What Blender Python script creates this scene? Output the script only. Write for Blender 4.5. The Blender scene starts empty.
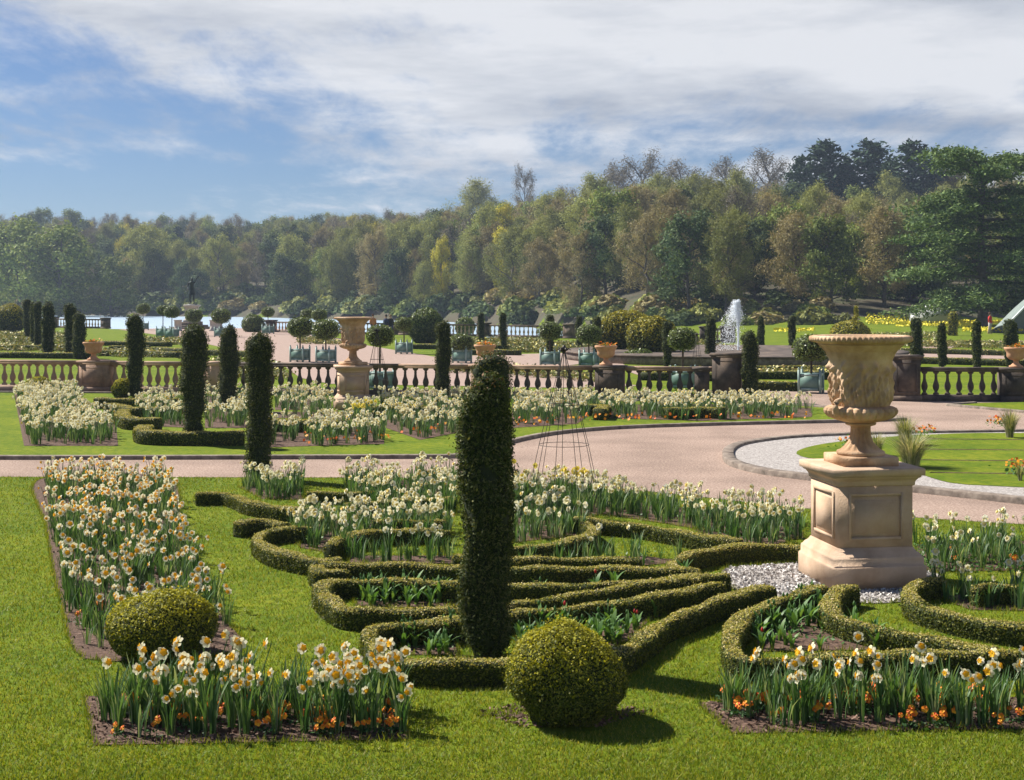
import bpy, math, random
import numpy as np
from mathutils import Vector, Matrix
from mathutils.geometry import tessellate_polygon

SC = bpy.context.scene
COL = SC.collection
R = math.radians
PI = math.pi
H = 3.0                      # eye height above the upper terrace
FPX = 1400.0                 # focal length in pixels at 1024 wide

# ------------------------------------------------------------------ camera, sky, sun, exposure
cam_d = bpy.data.cameras.new('camera'); cam = bpy.data.objects.new('camera', cam_d); COL.objects.link(cam)
cam.location = (0, 0, H); cam.rotation_euler = (R(90), 0, 0)
cam_d.sensor_width = 36; cam_d.lens = 36*FPX/1024; cam_d.shift_y = -90/1024
cam_d.clip_start = 0.1; cam_d.clip_end = 6000
SC.camera = cam

SUN_DIR = Vector((-0.85*math.cos(R(46)), 0.53*math.cos(R(46)), math.sin(R(46)))).normalized()
sun_d = bpy.data.lights.new('sun', 'SUN'); sun = bpy.data.objects.new('sun', sun_d); COL.objects.link(sun)
sun_d.energy = 5.0; sun_d.angle = R(0.5); sun_d.color = (1.0, 0.94, 0.84)
sun.rotation_euler = SUN_DIR.to_track_quat('Z', 'Y').to_euler(); sun.location = (0, 0, 200)

SC.view_settings.view_transform = 'Standard'; SC.view_settings.look = 'None'
SC.view_settings.exposure = 0.92; SC.view_settings.gamma = 1; SC.view_settings.use_curve_mapping = False
SC.cycles.max_bounces = 6; SC.cycles.transparent_max_bounces = 6; SC.cycles.diffuse_bounces = 3
SC.cycles.volume_bounces = 0; SC.cycles.use_denoising = True

def sky():
    w = bpy.data.worlds.new('World'); SC.world = w; w.use_nodes = True
    nt = w.node_tree; nt.nodes.clear(); N = nt.nodes.new; L = nt.links.new
    out = N('ShaderNodeOutputWorld'); bg = N('ShaderNodeBackground'); L(bg.outputs[0], out.inputs[0])
    bg.inputs[1].default_value = 0.066
    st = N('ShaderNodeTexSky'); st.sky_type = 'NISHITA'; st.sun_disc = False
    st.sun_elevation = R(46); st.sun_rotation = R(-58); st.air_density = 1.0; st.dust_density = 0.3; st.ozone_density = 2.5
    tint = N('ShaderNodeMix'); tint.data_type = 'RGBA'; tint.blend_type = 'MULTIPLY'; tint.inputs[0].default_value = 1
    L(st.outputs[0], tint.inputs[6]); tint.inputs[7].default_value = (0.38, 0.475, 0.64, 1)
    tc = N('ShaderNodeTexCoord'); sep = N('ShaderNodeSeparateXYZ'); L(tc.outputs['Generated'], sep.inputs[0])
    def M(op, a, b=None, clamp=False):
        m = N('ShaderNodeMath'); m.operation = op; m.use_clamp = clamp
        for i, v in enumerate((a, b)):
            if v is None: continue
            if isinstance(v, (int, float)): m.inputs[i].default_value = v
            else: L(v, m.inputs[i])
        return m.outputs[0]
    zz = M('ADD', M('MAXIMUM', sep.outputs[2], 0.0), 0.10)
    px = M('DIVIDE', sep.outputs[0], zz); py = M('DIVIDE', sep.outputs[1], zz)
    cmb = N('ShaderNodeCombineXYZ'); L(px, cmb.inputs[0]); L(py, cmb.inputs[1])
    def noise(scale, detail, rough, loc, dist=0.0, sc=(1, 1, 1), rot=0):
        mp = N('ShaderNodeMapping'); L(cmb.outputs[0], mp.inputs[0]); mp.inputs[1].default_value = loc
        mp.inputs[2].default_value = (0, 0, rot); mp.inputs[3].default_value = sc
        n = N('ShaderNodeTexNoise'); L(mp.outputs[0], n.inputs[0]); n.inputs['Scale'].default_value = scale
        n.inputs['Detail'].default_value = detail; n.inputs['Roughness'].default_value = rough
        n.inputs['Distortion'].default_value = dist
        return n.outputs[0]
    big = noise(0.55, 3, 0.5, SKY['big'], 0.3)
    mid = noise(1.5, 10, 0.62, SKY['mid'], 0.25, (1.0, 0.62, 1), 0.35)
    wis = noise(3.4, 9, 0.68, SKY['wis'], 0.3, (1.4, 0.5, 1), 0.6)
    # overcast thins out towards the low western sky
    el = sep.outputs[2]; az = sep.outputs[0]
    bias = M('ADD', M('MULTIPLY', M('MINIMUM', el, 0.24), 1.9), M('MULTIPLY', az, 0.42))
    bias = M('SUBTRACT', bias, M('MULTIPLY', M('MAXIMUM', M('SUBTRACT', el, 0.27), 0.0), 3.2))  # cloud thinned overhead, out of view, to lower the ambient fill
    s = M('ADD', M('ADD', M('MULTIPLY', big, 0.45), M('MULTIPLY', mid, 0.75)), M('MULTIPLY', wis, 0.42))
    s = M('ADD', s, bias)
    cov = N('ShaderNodeMapRange'); cov.interpolation_type = 'SMOOTHSTEP'; L(s, cov.inputs[0])
    cov.inputs[1].default_value = SKY['lo']; cov.inputs[2].default_value = SKY['hi']; cov.inputs[3].default_value = 0; cov.inputs[4].default_value = 0.97
    shade = noise(1.0, 9, 0.60, SKY['sh'], 0.15, (0.8, 1.0, 1), 0.5)
    cr = N('ShaderNodeValToRGB'); L(shade, cr.inputs[0])
    cr.color_ramp.elements[0].position = 0.34; cr.color_ramp.elements[0].color = (3.3, 3.65, 4.3, 1)
    cr.color_ramp.elements[1].position = 0.57; cr.color_ramp.elements[1].color = (6.5, 6.6, 6.85, 1)
    mx = N('ShaderNodeMix'); mx.data_type = 'RGBA'; L(cov.outputs[0], mx.inputs[0]); L(tint.outputs[2], mx.inputs[6]); L(cr.outputs[0], mx.inputs[7])
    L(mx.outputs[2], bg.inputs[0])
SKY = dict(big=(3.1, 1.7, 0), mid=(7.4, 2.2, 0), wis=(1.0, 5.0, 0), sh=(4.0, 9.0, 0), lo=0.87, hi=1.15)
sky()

# ------------------------------------------------------------------ helpers
def G(px, py, z=0.0):
    d = (H-z)*FPX/(py-300.0)
    return ((px-512.0)/FPX*d, d, z)
def GP(pts, z=0.0): return [G(x, y, z) for x, y in pts]

def tag(o, label=None, cat=None, group=None, kind=None):
    if label: o['label'] = label
    if cat: o['category'] = cat
    if group: o['group'] = group
    if kind: o['kind'] = kind
    return o
def empty(name, loc=(0, 0, 0), rz=0.0, sc=1.0):
    o = bpy.data.objects.new(name, None); COL.objects.link(o); o.location = loc; o.rotation_euler = (0, 0, rz)
    o.scale = (sc, sc, sc); o.empty_display_size = 0.1
    return o
KIDS = {}
def link(name, me, parent=None, loc=(0, 0, 0), rz=0.0, sc=(1, 1, 1)):
    o = bpy.data.objects.new(name, me); COL.objects.link(o)
    if parent: o.parent = parent; KIDS.setdefault(parent.name, []).append(o)
    o.location = loc; o.rotation_euler = (0, 0, rz); o.scale = sc
    return o
def copy_tree(o, parent=None):
    c = o.copy(); COL.objects.link(c)
    if parent: c.parent = parent; KIDS.setdefault(parent.name, []).append(c)
    for ch in KIDS.get(o.name, []): copy_tree(ch, c)
    return c

class MB:
    def __init__(s): s.V = []; s.F = []; s.n = 0
    def add(s, V, F, mi=0):
        V = np.asarray(V, float).reshape(-1, 3)
        if isinstance(F, np.ndarray): F = [F]
        else:
            d = {}
            for f in F: d.setdefault(len(f), []).append(f)
            F = [np.array(v) for v in d.values()]
        for f in F: s.F.append((f.astype(np.int64)+s.n, mi))
        s.V.append(V); s.n += len(V); return s
    def inst(s, V, F, P, rz, sc=None, mi=0, lean=None):
        """many copies of one template, turned about z, scaled, moved"""
        V = np.asarray(V, float); F = np.asarray(F); n = len(P); k = len(V)
        c, q = np.cos(rz), np.sin(rz); S = np.ones(n) if sc is None else np.asarray(sc)
        X = (V[None, :, 0]*c[:, None]-V[None, :, 1]*q[:, None])*S[:, None]+P[:, None, 0]
        Y = (V[None, :, 0]*q[:, None]+V[None, :, 1]*c[:, None])*S[:, None]+P[:, None, 1]
        Z = V[None, :, 2]*S[:, None]+P[:, None, 2]
        A = np.stack([X, Y, Z], -1).reshape(-1, 3)
        FF = (F[None]+(np.arange(n)*k)[:, None, None]).reshape(-1, F.shape[1])
        return s.add(A, FF, mi)
    def mesh(s, name, mats, smooth=False):
        me = bpy.data.meshes.new(name)
        V = np.concatenate(s.V) if s.V else np.zeros((0, 3))
        me.vertices.add(len(V)); me.vertices.foreach_set('co', V.astype(np.float32).ravel())
        nl = sum(f.size for f, _ in s.F); npoly = sum(len(f) for f, _ in s.F)
        me.loops.add(nl); me.polygons.add(npoly)
        me.loops.foreach_set('vertex_index', np.concatenate([f.ravel() for f, _ in s.F]).astype(np.int32))
        tot = np.concatenate([np.full(len(f), f.shape[1]) for f, _ in s.F])
        st = np.concatenate([[0], np.cumsum(tot)[:-1]])
        me.polygons.foreach_set('loop_start', st.astype(np.int32))
        me.polygons.foreach_set('loop_total', tot.astype(np.int32))
        me.polygons.foreach_set('material_index', np.concatenate([np.full(len(f), mi) for f, mi in s.F]).astype(np.int32))
        for m in (mats if isinstance(mats, (list, tuple)) else [mats]): me.materials.append(m)
        me.update(calc_edges=True); me.validate()
        if smooth is not False:
            sm = np.ones(npoly, bool) if smooth is True else np.concatenate([np.full(len(f), mi in smooth) for f, mi in s.F])
            me.polygons.foreach_set('use_smooth', sm)
        return me
    def build(s, name, mats, parent=None, smooth=False, loc=(0, 0, 0), rz=0.0):
        return link(name, s.mesh(name, mats, smooth), parent, loc, rz)

def box(c, s, rz=0.0):
    x, y, z = [v/2 for v in s]
    V = np.array([(a*x, b*y, g*z) for g in (-1, 1) for a, b in ((-1, -1), (1, -1), (1, 1), (-1, 1))])
    if rz:
        co, si = math.cos(rz), math.sin(rz); V = np.stack([V[:, 0]*co-V[:, 1]*si, V[:, 0]*si+V[:, 1]*co, V[:, 2]], 1)
    return V+np.array(c), np.array([(3, 2, 1, 0), (4, 5, 6, 7), (0, 1, 5, 4), (1, 2, 6, 5), (2, 3, 7, 6), (3, 0, 4, 7)])
def lathe(prof, n=16, disp=None):
    """prof: list of (r,z) bottom to top"""
    prof = np.array(prof, float); m = len(prof); th = np.arange(n)/n*2*PI
    r = np.repeat(prof[:, 0:1], n, 1); z = np.repeat(prof[:, 1:2], n, 1); T = np.repeat(th[None], m, 0)
    if disp is not None: r = r+disp(T, z, r)
    V = np.stack([r*np.cos(T), r*np.sin(T), z], -1).reshape(-1, 3)
    i = np.arange(m-1)[:, None]*n; j = np.arange(n)[None]; jn = (j+1) % n
    F = np.stack([i+j, i+jn, i+n+jn, i+n+j], -1).reshape(-1, 4)
    Fs = [F]; V = list(V)
    caps = []
    if prof[0, 0] > 1e-4: caps.append(tuple(range(n-1, -1, -1)))
    if prof[-1, 0] > 1e-4: caps.append(tuple(range((m-1)*n, m*n)))
    return np.array(V), [tuple(f) for f in F]+caps
def square_lathe(prof):
    """prof of (half width, z) swept round a square"""
    V = [(a*h, b*h, z) for h, z in prof for a, b in ((-1, -1), (1, -1), (1, 1), (-1, 1))]
    F = [(i*4+j, i*4+(j+1) % 4, i*4+4+(j+1) % 4, i*4+4+j) for i in range(len(prof)-1) for j in range(4)]
    F += [(3, 2, 1, 0), tuple(range(len(prof)*4-4, len(prof)*4))]
    return V, F
def tube(pts, rad, n=6, cap=True):
    P = np.array(pts, float); m = len(P); rad = np.broadcast_to(np.asarray(rad, float), (m,))
    T = np.gradient(P, axis=0); T /= np.linalg.norm(T, axis=1, keepdims=True)+1e-9
    up = np.where(np.abs(T[:, 2:3]) > 0.9, np.array([[1., 0, 0]]), np.array([[0, 0, 1.]]))
    A = np.cross(T, up); A /= np.linalg.norm(A, axis=1, keepdims=True)+1e-9; B = np.cross(T, A)
    th = np.arange(n)/n*2*PI
    V = (P[:, None]+rad[:, None, None]*(A[:, None]*np.cos(th)[None, :, None]+B[:, None]*np.sin(th)[None, :, None])).reshape(-1, 3)
    F = [(i*n+j, i*n+n+j, i*n+n+(j+1) % n, i*n+(j+1) % n) for i in range(m-1) for j in range(n)]
    if cap: F += [tuple(range(n)), tuple(range((m-1)*n+n-1, (m-1)*n-1, -1))]
    return V, F
def smooth_line(P, step=0.06, closed=False):
    P = [np.array(p, float) for p in P]; out = []
    n = len(P)
    for i in range(n-1 if not closed else n):
        p0 = P[(i-1) % n] if (i > 0 or closed) else 2*P[0]-P[1]; p1 = P[i % n]; p2 = P[(i+1) % n]
        p3 = P[(i+2) % n] if (i+2 < n or closed) else 2*p2-p1
        k = max(2, int(np.linalg.norm(p2-p1)/step))
        for t in np.arange(k)/k:
            out.append(0.5*((2*p1)+(-p0+p2)*t+(2*p0-5*p1+4*p2-p3)*t*t+(-p0+3*p1-3*p2+p3)*t**3))
    if not closed: out.append(P[-1])
    return np.array(out)
def inpoly(X, Y, poly):
    p = np.array(poly)[:, :2]; r = np.zeros(X.shape, bool); j = len(p)-1
    for i in range(len(p)):
        c = ((p[i, 1] > Y) != (p[j, 1] > Y)) & (X < (p[j, 0]-p[i, 0])*(Y-p[i, 1])/(p[j, 1]-p[i, 1]+1e-12)+p[i, 0])
        r ^= c; j = i
    return r
def in_poly_samples(poly, n, rng):
    p = np.array(poly)[:, :2]; lo, hi = p.min(0), p.max(0); out = np.zeros((0, 2))
    while len(out) < n:
        q = rng.uniform(lo, hi, (max(64, n*2), 2)); out = np.vstack([out, q[inpoly(q[:, 0], q[:, 1], p)]])
    return out[:n]
def area(poly):
    p = np.array(poly)[:, :2]; return abs(np.sum(p[:, 0]*np.roll(p[:, 1], -1)-np.roll(p[:, 0], -1)*p[:, 1]))/2
def tri_samples(V, F, n, rng):
    V = np.asarray(V); T = []
    for f in F:
        for k in range(1, len(f)-1): T.append((f[0], f[k], f[k+1]))
    T = np.array(T); a, b, c = V[T[:, 0]], V[T[:, 1]], V[T[:, 2]]
    N = np.cross(b-a, c-a); A = np.linalg.norm(N, axis=1); N = N/(A[:, None]+1e-12)
    i = rng.choice(len(T), n, p=A/A.sum()); u, v = rng.random(n), rng.random(n); m = u+v > 1; u[m] = 1-u[m]; v[m] = 1-v[m]
    return a[i]+(b-a)[i]*u[:, None]+(c-a)[i]*v[:, None], N[i]
def leaves(P, N, size, rng, jit=0.8, aspect=0.5, var=0.4):
    n = len(P); N = N+jit*rng.normal(size=(n, 3)); N /= np.linalg.norm(N, axis=1, keepdims=True)+1e-9
    T = np.cross(N, rng.normal(size=(n, 3))); T /= np.linalg.norm(T, axis=1, keepdims=True)+1e-9; B = np.cross(N, T)
    s = (size*(1+var*rng.uniform(-1, 1, n)))[:, None]
    V = np.stack([P-T*s*.5, P+B*s*.5*aspect, P+T*s*.5, P-B*s*.5*aspect], 1).reshape(-1, 3)
    return V, (np.arange(n)[:, None]*4+np.arange(4)[None])
def wobble(V, amp, scale, seed):
    rng = np.random.default_rng(seed); o = np.zeros(len(V))
    for k in range(5):
        d = rng.normal(size=3)*scale*(1+k*.5); o += np.sin(V@d+rng.uniform(0, 6.28))/(1+k*.4)
    return o*amp/2

# ------------------------------------------------------------------ materials
def mat(name, cols, scale=5.0, detail=4, rough=0.9, bump=0.0, bscale=None, spec=0.3, island=False, trans=0.0, tcol=None,
        stops=None, coord='Object', sc=(1, 1, 1), metal=0.0, mix2=None, sheen=0, objrand=0.0):
    m = bpy.data.materials.new(name); m.use_nodes = True; nt = m.node_tree; nt.nodes.clear(); N = nt.nodes.new; L = nt.links.new
    out = N('ShaderNodeOutputMaterial'); b = N('ShaderNodeBsdfPrincipled')
    b.inputs['Roughness'].default_value = rough; b.inputs['Specular IOR Level'].default_value = spec; b.inputs['Metallic'].default_value = metal
    cr = N('ShaderNodeValToRGB')
    while len(cr.color_ramp.elements) < len(cols): cr.color_ramp.elements.new(0.5)
    st = stops or [i/(max(1, len(cols)-1)) for i in range(len(cols))]
    if not island and not stops: st = [0.3+0.4*s for s in st]
    for e, c, s in zip(cr.color_ramp.elements, cols, st): e.position = s; e.color = (*c, 1)
    tc = N('ShaderNodeTexCoord'); mp = N('ShaderNodeMapping'); mp.inputs[3].default_value = sc; L(tc.outputs[coord], mp.inputs[0])
    if island:
        g = N('ShaderNodeNewGeometry'); L(g.outputs['Random Per Island'], cr.inputs[0])
    else:
        n = N('ShaderNodeTexNoise'); n.inputs['Scale'].default_value = scale; n.inputs['Detail'].default_value = detail; n.inputs['Roughness'].default_value = 0.65
        L(mp.outputs[0], n.inputs[0]); L(n.outputs[0], cr.inputs[0])
    col = cr.outputs[0]
    if mix2:   # second, broader noise tint multiplied in: (scale, dark, light)
        n2 = N('ShaderNodeTexNoise'); n2.inputs['Scale'].default_value = mix2[0]; n2.inputs['Detail'].default_value = 3; L(mp.outputs[0], n2.inputs[0])
        c2 = N('ShaderNodeValToRGB'); c2.color_ramp.elements[0].position = .35; c2.color_ramp.elements[1].position = .65
        c2.color_ramp.elements[0].color = (*mix2[1], 1); c2.color_ramp.elements[1].color = (*mix2[2], 1); L(n2.outputs[0], c2.inputs[0])
        x = N('ShaderNodeMix'); x.data_type = 'RGBA'; x.blend_type = 'MULTIPLY'; x.inputs[0].default_value = 1
        L(col, x.inputs[6]); L(c2.outputs[0], x.inputs[7]); col = x.outputs[2]
    if objrand:
        oi = N('ShaderNodeObjectInfo'); mr = N('ShaderNodeMapRange'); L(oi.outputs['Random'], mr.inputs[0])
        mr.inputs[3].default_value = 1-objrand; mr.inputs[4].default_value = 1+objrand
        x = N('ShaderNodeVectorMath'); x.operation = 'SCALE'; L(col, x.inputs[0]); L(mr.outputs[0], x.inputs['Scale']); col = x.outputs[0]
    L(col, b.inputs['Base Color'])
    if bump:
        nb = N('ShaderNodeTexNoise'); nb.inputs['Scale'].default_value = bscale or scale*3; nb.inputs['Detail'].default_value = 4; L(mp.outputs[0], nb.inputs[0])
        bp = N('ShaderNodeBump'); bp.inputs['Strength'].default_value = bump; bp.inputs['Distance'].default_value = 0.02
        L(nb.outputs[0], bp.inputs['Height']); L(bp.outputs[0], b.inputs['Normal'])
    if trans:
        t = N('ShaderNodeBsdfTranslucent')
        if tcol: t.inputs[0].default_value = (*tcol, 1)
        else:
            x = N('ShaderNodeVectorMath'); x.operation = 'MULTIPLY'; x.inputs[1].default_value = (1.5, 1.35, .6); L(col, x.inputs[0]); L(x.outputs[0], t.inputs[0])
        s = N('ShaderNodeMixShader'); s.inputs[0].default_value = trans; L(b.outputs[0], s.inputs[1]); L(t.outputs[0], s.inputs[2]); L(s.outputs[0], out.inputs[0])
    else: L(b.outputs[0], out.inputs[0])
    return m

m_lawn = mat('lawn', [(.068, .118, .008), (.125, .178, .011), (.195, .215, .02)], scale=7, detail=8, rough=.95, bump=.6, bscale=90, spec=.1,
             mix2=(.7, (.74, .82, .75), (1.15, 1.06, 1.0)))
m_blade = mat('grass_blade', [(.068, .13, .007), (.13, .195, .010), (.20, .23, .019), (.31, .29, .06)], island=True, rough=.6, spec=.3, trans=.35)
m_wood_floor = mat('leaf_litter', [(.03, .035, .015), (.065, .052, .03), (.05, .075, .02)], scale=.15, detail=6)
m_gravel = mat('pink_gravel', [(.15, .105, .082), (.325, .24, .195), (.53, .43, .36)], scale=30, detail=6, rough=.95, bump=.5, bscale=80, spec=.15,
               mix2=(.55, (.80, .78, .77), (1.08, 1.06, 1.05)))
m_gravel_far = mat('pink_gravel_far', [(.28, .20, .165), (.33, .245, .205), (.38, .29, .25)], scale=4, detail=6, rough=.95, spec=.15)
m_white_gravel = mat('white_gravel', [(.14, .125, .115), (.34, .31, .29), (.62, .59, .56)], scale=30, detail=5, rough=.9, bump=.9, bscale=45)
m_soil = mat('soil', [(.04, .023, .016), (.095, .056, .038), (.18, .115, .085)], scale=22, detail=7, rough=.95, bump=1.0, bscale=30)
m_chip = mat('soil_crumb', [(.06, .035, .025), (.15, .09, .065), (.26, .17, .13)], island=True)
m_kerb = mat('kerb_stone', [(.09, .075, .06), (.20, .16, .13), (.32, .27, .22)], scale=5, detail=8, bump=.4, bscale=25)
m_stone = mat('sandstone', [(.47, .33, .22), (.57, .42, .30), (.63, .48, .36)], scale=3, detail=9, rough=.85, bump=.25, bscale=60, spec=.2,
              mix2=(1.9, (.80, .77, .74), (1.04, 1.02, 1.0)))
m_urn = mat('carved_sandstone', [(.38, .24, .145), (.55, .38, .25), (.63, .48, .35)], scale=4, detail=9, rough=.85, bump=.35, bscale=45, spec=.2,
            mix2=(3.0, (.68, .62, .55), (1.06, 1.04, 1.0)))
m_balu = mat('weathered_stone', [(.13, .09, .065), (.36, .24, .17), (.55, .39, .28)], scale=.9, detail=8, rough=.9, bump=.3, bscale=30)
m_balu_dark = mat('dark_stone', [(.035, .03, .027), (.10, .078, .065), (.24, .175, .13)], scale=1.6, detail=8, rough=.9, bump=.3, bscale=30)
m_yew_core = mat('yew_core', [(.012, .02, .008), (.03, .04, .015)], scale=12)
m_yew = mat('yew_needles', [(.02, .036, .009), (.042, .062, .015), (.078, .10, .024), (.15, .15, .06)], island=True, rough=.7, spec=.15, trans=.2)
m_yew_tip = mat('yew_new_tips', [(.16, .08, .02), (.26, .13, .03)], island=True, rough=.6)
m_bare = mat('bark', [(.05, .035, .025), (.12, .085, .06)], scale=8, bump=.5, objrand=.2)
m_box_core = mat('box_core', [(.018, .025, .007), (.04, .05, .012)], scale=14)
m_box = mat('box_leaves', [(.035, .055, .008), (.07, .095, .012), (.12, .145, .02), (.22, .21, .045)], island=True, rough=.6, spec=.22, trans=.25)  # darker for hedge sides, part of their shade put into the colour
m_box_top = mat('box_sunlit_clipped_tips', [(.20, .21, .03), (.34, .32, .06), (.46, .40, .12), (.62, .52, .30)], island=True, rough=.65, spec=.18, trans=.25)  # clipped new growth, with sunlight on hedge tops put into the colour
m_ball_top = mat('box_sunlit_young_leaves', [(.11, .13, .012), (.25, .25, .015), (.38, .36, .025), (.48, .45, .07)], island=True, rough=.6, spec=.22, trans=.3)  # ball tops: young growth, with sunlight also put into the yellow
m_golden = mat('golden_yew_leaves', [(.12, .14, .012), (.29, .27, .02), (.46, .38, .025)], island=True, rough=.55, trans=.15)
m_bay = mat('bay_leaves', [(.05, .085, .015), (.11, .16, .025), (.22, .27, .05)], island=True, rough=.45, spec=.5, trans=.15)
m_dleaf = mat('daffodil_leaf', [(.03, .085, .025), (.06, .14, .04), (.12, .21, .07), (.30, .36, .24)], island=True, rough=.5, spec=.4, trans=.3, stops=[0, .35, .8, 1])
m_petal_w = mat('cream_petal', [(.87, .76, .34), (.88, .85, .60), (.88, .86, .75)], island=True, rough=.6, trans=.3, tcol=(.85, .82, .6))
m_petal_y = mat('yellow_petal', [(.80, .62, .06), (.85, .72, .15)], island=True, rough=.6, trans=.3, tcol=(.85, .7, .1))
m_trumpet = mat('trumpet', [(.88, .40, .01), (.90, .58, .02), (.90, .70, .08)], island=True, rough=.6, trans=.45, tcol=(.95, .6, .05))
m_trumpet_pale = mat('pale_trumpet', [(.85, .62, .12), (.86, .75, .28), (.88, .82, .50)], island=True, rough=.6, trans=.25, tcol=(.85, .7, .2))
m_tleaf = mat('tulip_leaf', [(.035, .10, .022), (.07, .17, .035), (.13, .24, .06)], island=True, rough=.5, spec=.3, trans=.3)
m_red = mat('red_bud', [(.35, .01, .01), (.55, .03, .02)], island=True, rough=.5)
m_pansy_o = mat('orange_pansy', [(.72, .09, .01), (.85, .25, .01), (.88, .45, .02)], island=True, rough=.6, trans=.2, tcol=(.8, .25, .02))
m_pansy_leaf = mat('pansy_leaf', [(.02, .06, .015), (.05, .12, .03)], island=True, rough=.5, trans=.2)
m_iron = mat('dark_iron', [(.04, .037, .035), (.08, .07, .06)], scale=20, rough=.5, metal=.6)
m_bronze = mat('bronze', [(.02, .028, .024), (.045, .06, .05)], scale=10, rough=.45, metal=.5)
m_planter = mat('planter_green', [(.11, .20, .17), (.17, .27, .235)], scale=3, rough=.5, spec=.4, objrand=.15)
m_planter_light = mat('planter_trim', [(.22, .33, .30), (.32, .42, .39)], scale=3, rough=.5)
m_terra = mat('terracotta', [(.45, .23, .12), (.60, .36, .22)], scale=6, bump=.2, objrand=.1)
m_white = mat('white_paint', [(.72, .72, .72), (.82, .82, .82)], scale=4, rough=.6)
m_ograss = mat('ornamental_grass', [(.09, .13, .04), (.18, .22, .09), (.36, .34, .20), (.50, .45, .30)], island=True, rough=.6, trans=.3)
m_bed = mat('bedding_foliage', [(.05, .08, .02), (.11, .14, .03), (.20, .20, .06), (.30, .22, .10)], island=True, rough=.6, trans=.2)
m_bed_y = mat('yellow_bedding_flower', [(.60, .52, .08), (.70, .62, .20), (.7, .68, .5)], island=True, rough=.6)
m_daffband = mat('yellow_daffodil_band', [(.80, .66, .02), (.88, .76, .05)], island=True, rough=.6)
m_skin = mat('skin', [(.55, .34, .25), (.62, .40, .30)], scale=8)

# ------------------------------------------------------------------ terrain and lake
def S_far(x): return np.interp(x, [-600, -126, -68, -12, 1, 11, 16, 35, 60, 400], [430, 400, 362, 280, 237, 185, 152, 146, 162, 168])
def B_near(x): return 110-(x-5)*0.80
def ground_h(x, y):
    x = np.asarray(x, float); y = np.asarray(y, float)
    t = y-S_far(x); s = np.clip(t/235, 0, 1); s = 1-(1-s)**1.55
    amp = np.interp(x, [-200, -20, 25, 70, 110, 200], [23, 19, 13, 13.5, 18, 22])
    h = amp*s+np.clip(t/8, 0, 1)*.6
    lawn = np.clip((y-100)/70, 0, 1)*np.clip((x-15)/15, 0, 1)*.6
    h = h+lawn
    h = h+0.8*np.sin(x*.05+y*.03)*np.clip(t/60, 0, 1)
    d = np.minimum(np.minimum(y-B_near(x)-.6, S_far(x)-y), 14-x)
    return h-np.clip(d/3, 0, 1)*3.0
def terrain():
    xs = np.concatenate([np.arange(-1500, -200, 50), np.arange(-200, -60, 6), np.arange(-60, 60, 2.5), np.arange(60, 200, 6), np.arange(200, 1501, 50)])
    ys = np.concatenate([np.arange(-60, 90, 15), np.arange(90, 300, 2.5), np.arange(300, 500, 5), np.arange(500, 800, 15), np.arange(800, 2001, 100)])
    X, Y = np.meshgrid(xs, ys); Z = ground_h(X, Y); nx, ny = len(xs), len(ys)
    V = np.stack([X, Y, Z], -1).reshape(-1, 3)
    i = (np.arange(ny-1)[:, None]*nx+np.arange(nx-1)[None]).ravel(); F = np.stack([i, i+1, i+nx+1, i+nx], 1)
    cx, cy = V[F].mean(1)[:, 0], V[F].mean(1)[:, 1]; wood = (cy-S_far(cx)) > np.where(cx < 14, -4, 3)
    mb = MB(); mb.add(V, F[~wood]); 
    o = mb.build('lawn_ground', m_lawn, smooth=True); tag(o, kind='structure')
    mb = MB(); mb.add(V, F[wood]); o = mb.build('wooded_hill', m_wood_floor, smooth=True); tag(o, kind='structure')
terrain()

def water_mat():
    m = bpy.data.materials.new('lake_water'); m.use_nodes = True; nt = m.node_tree; b = nt.nodes['Principled BSDF']
    b.inputs['Base Color'].default_value = (.42, .55, .68, 1); b.inputs['Roughness'].default_value = .35; b.inputs['Specular IOR Level'].default_value = 1.0
    n = nt.nodes.new('ShaderNodeTexNoise'); tc = nt.nodes.new('ShaderNodeTexCoord'); mp = nt.nodes.new('ShaderNodeMapping')
    mp.inputs[3].default_value = (.5, .9, 1); n.inputs['Scale'].default_value = 1.2; n.inputs['Detail'].default_value = 5
    bp = nt.nodes.new('ShaderNodeBump'); bp.inputs['Strength'].default_value = 1.0; bp.inputs['Distance'].default_value = .6
    L = nt.links.new; L(tc.outputs['Object'], mp.inputs[0]); L(mp.outputs[0], n.inputs[0]); L(n.outputs[0], bp.inputs['Height']); L(bp.outputs[0], b.inputs['Normal'])
    return m
m_water = water_mat()
mb = MB(); mb.add([(-700, 60, -1.4), (30, 60, -1.4), (30, 520, -1.4), (-700, 520, -1.4)], [(0, 1, 2, 3)])
tag(mb.build('lake', m_water), kind='structure')

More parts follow.
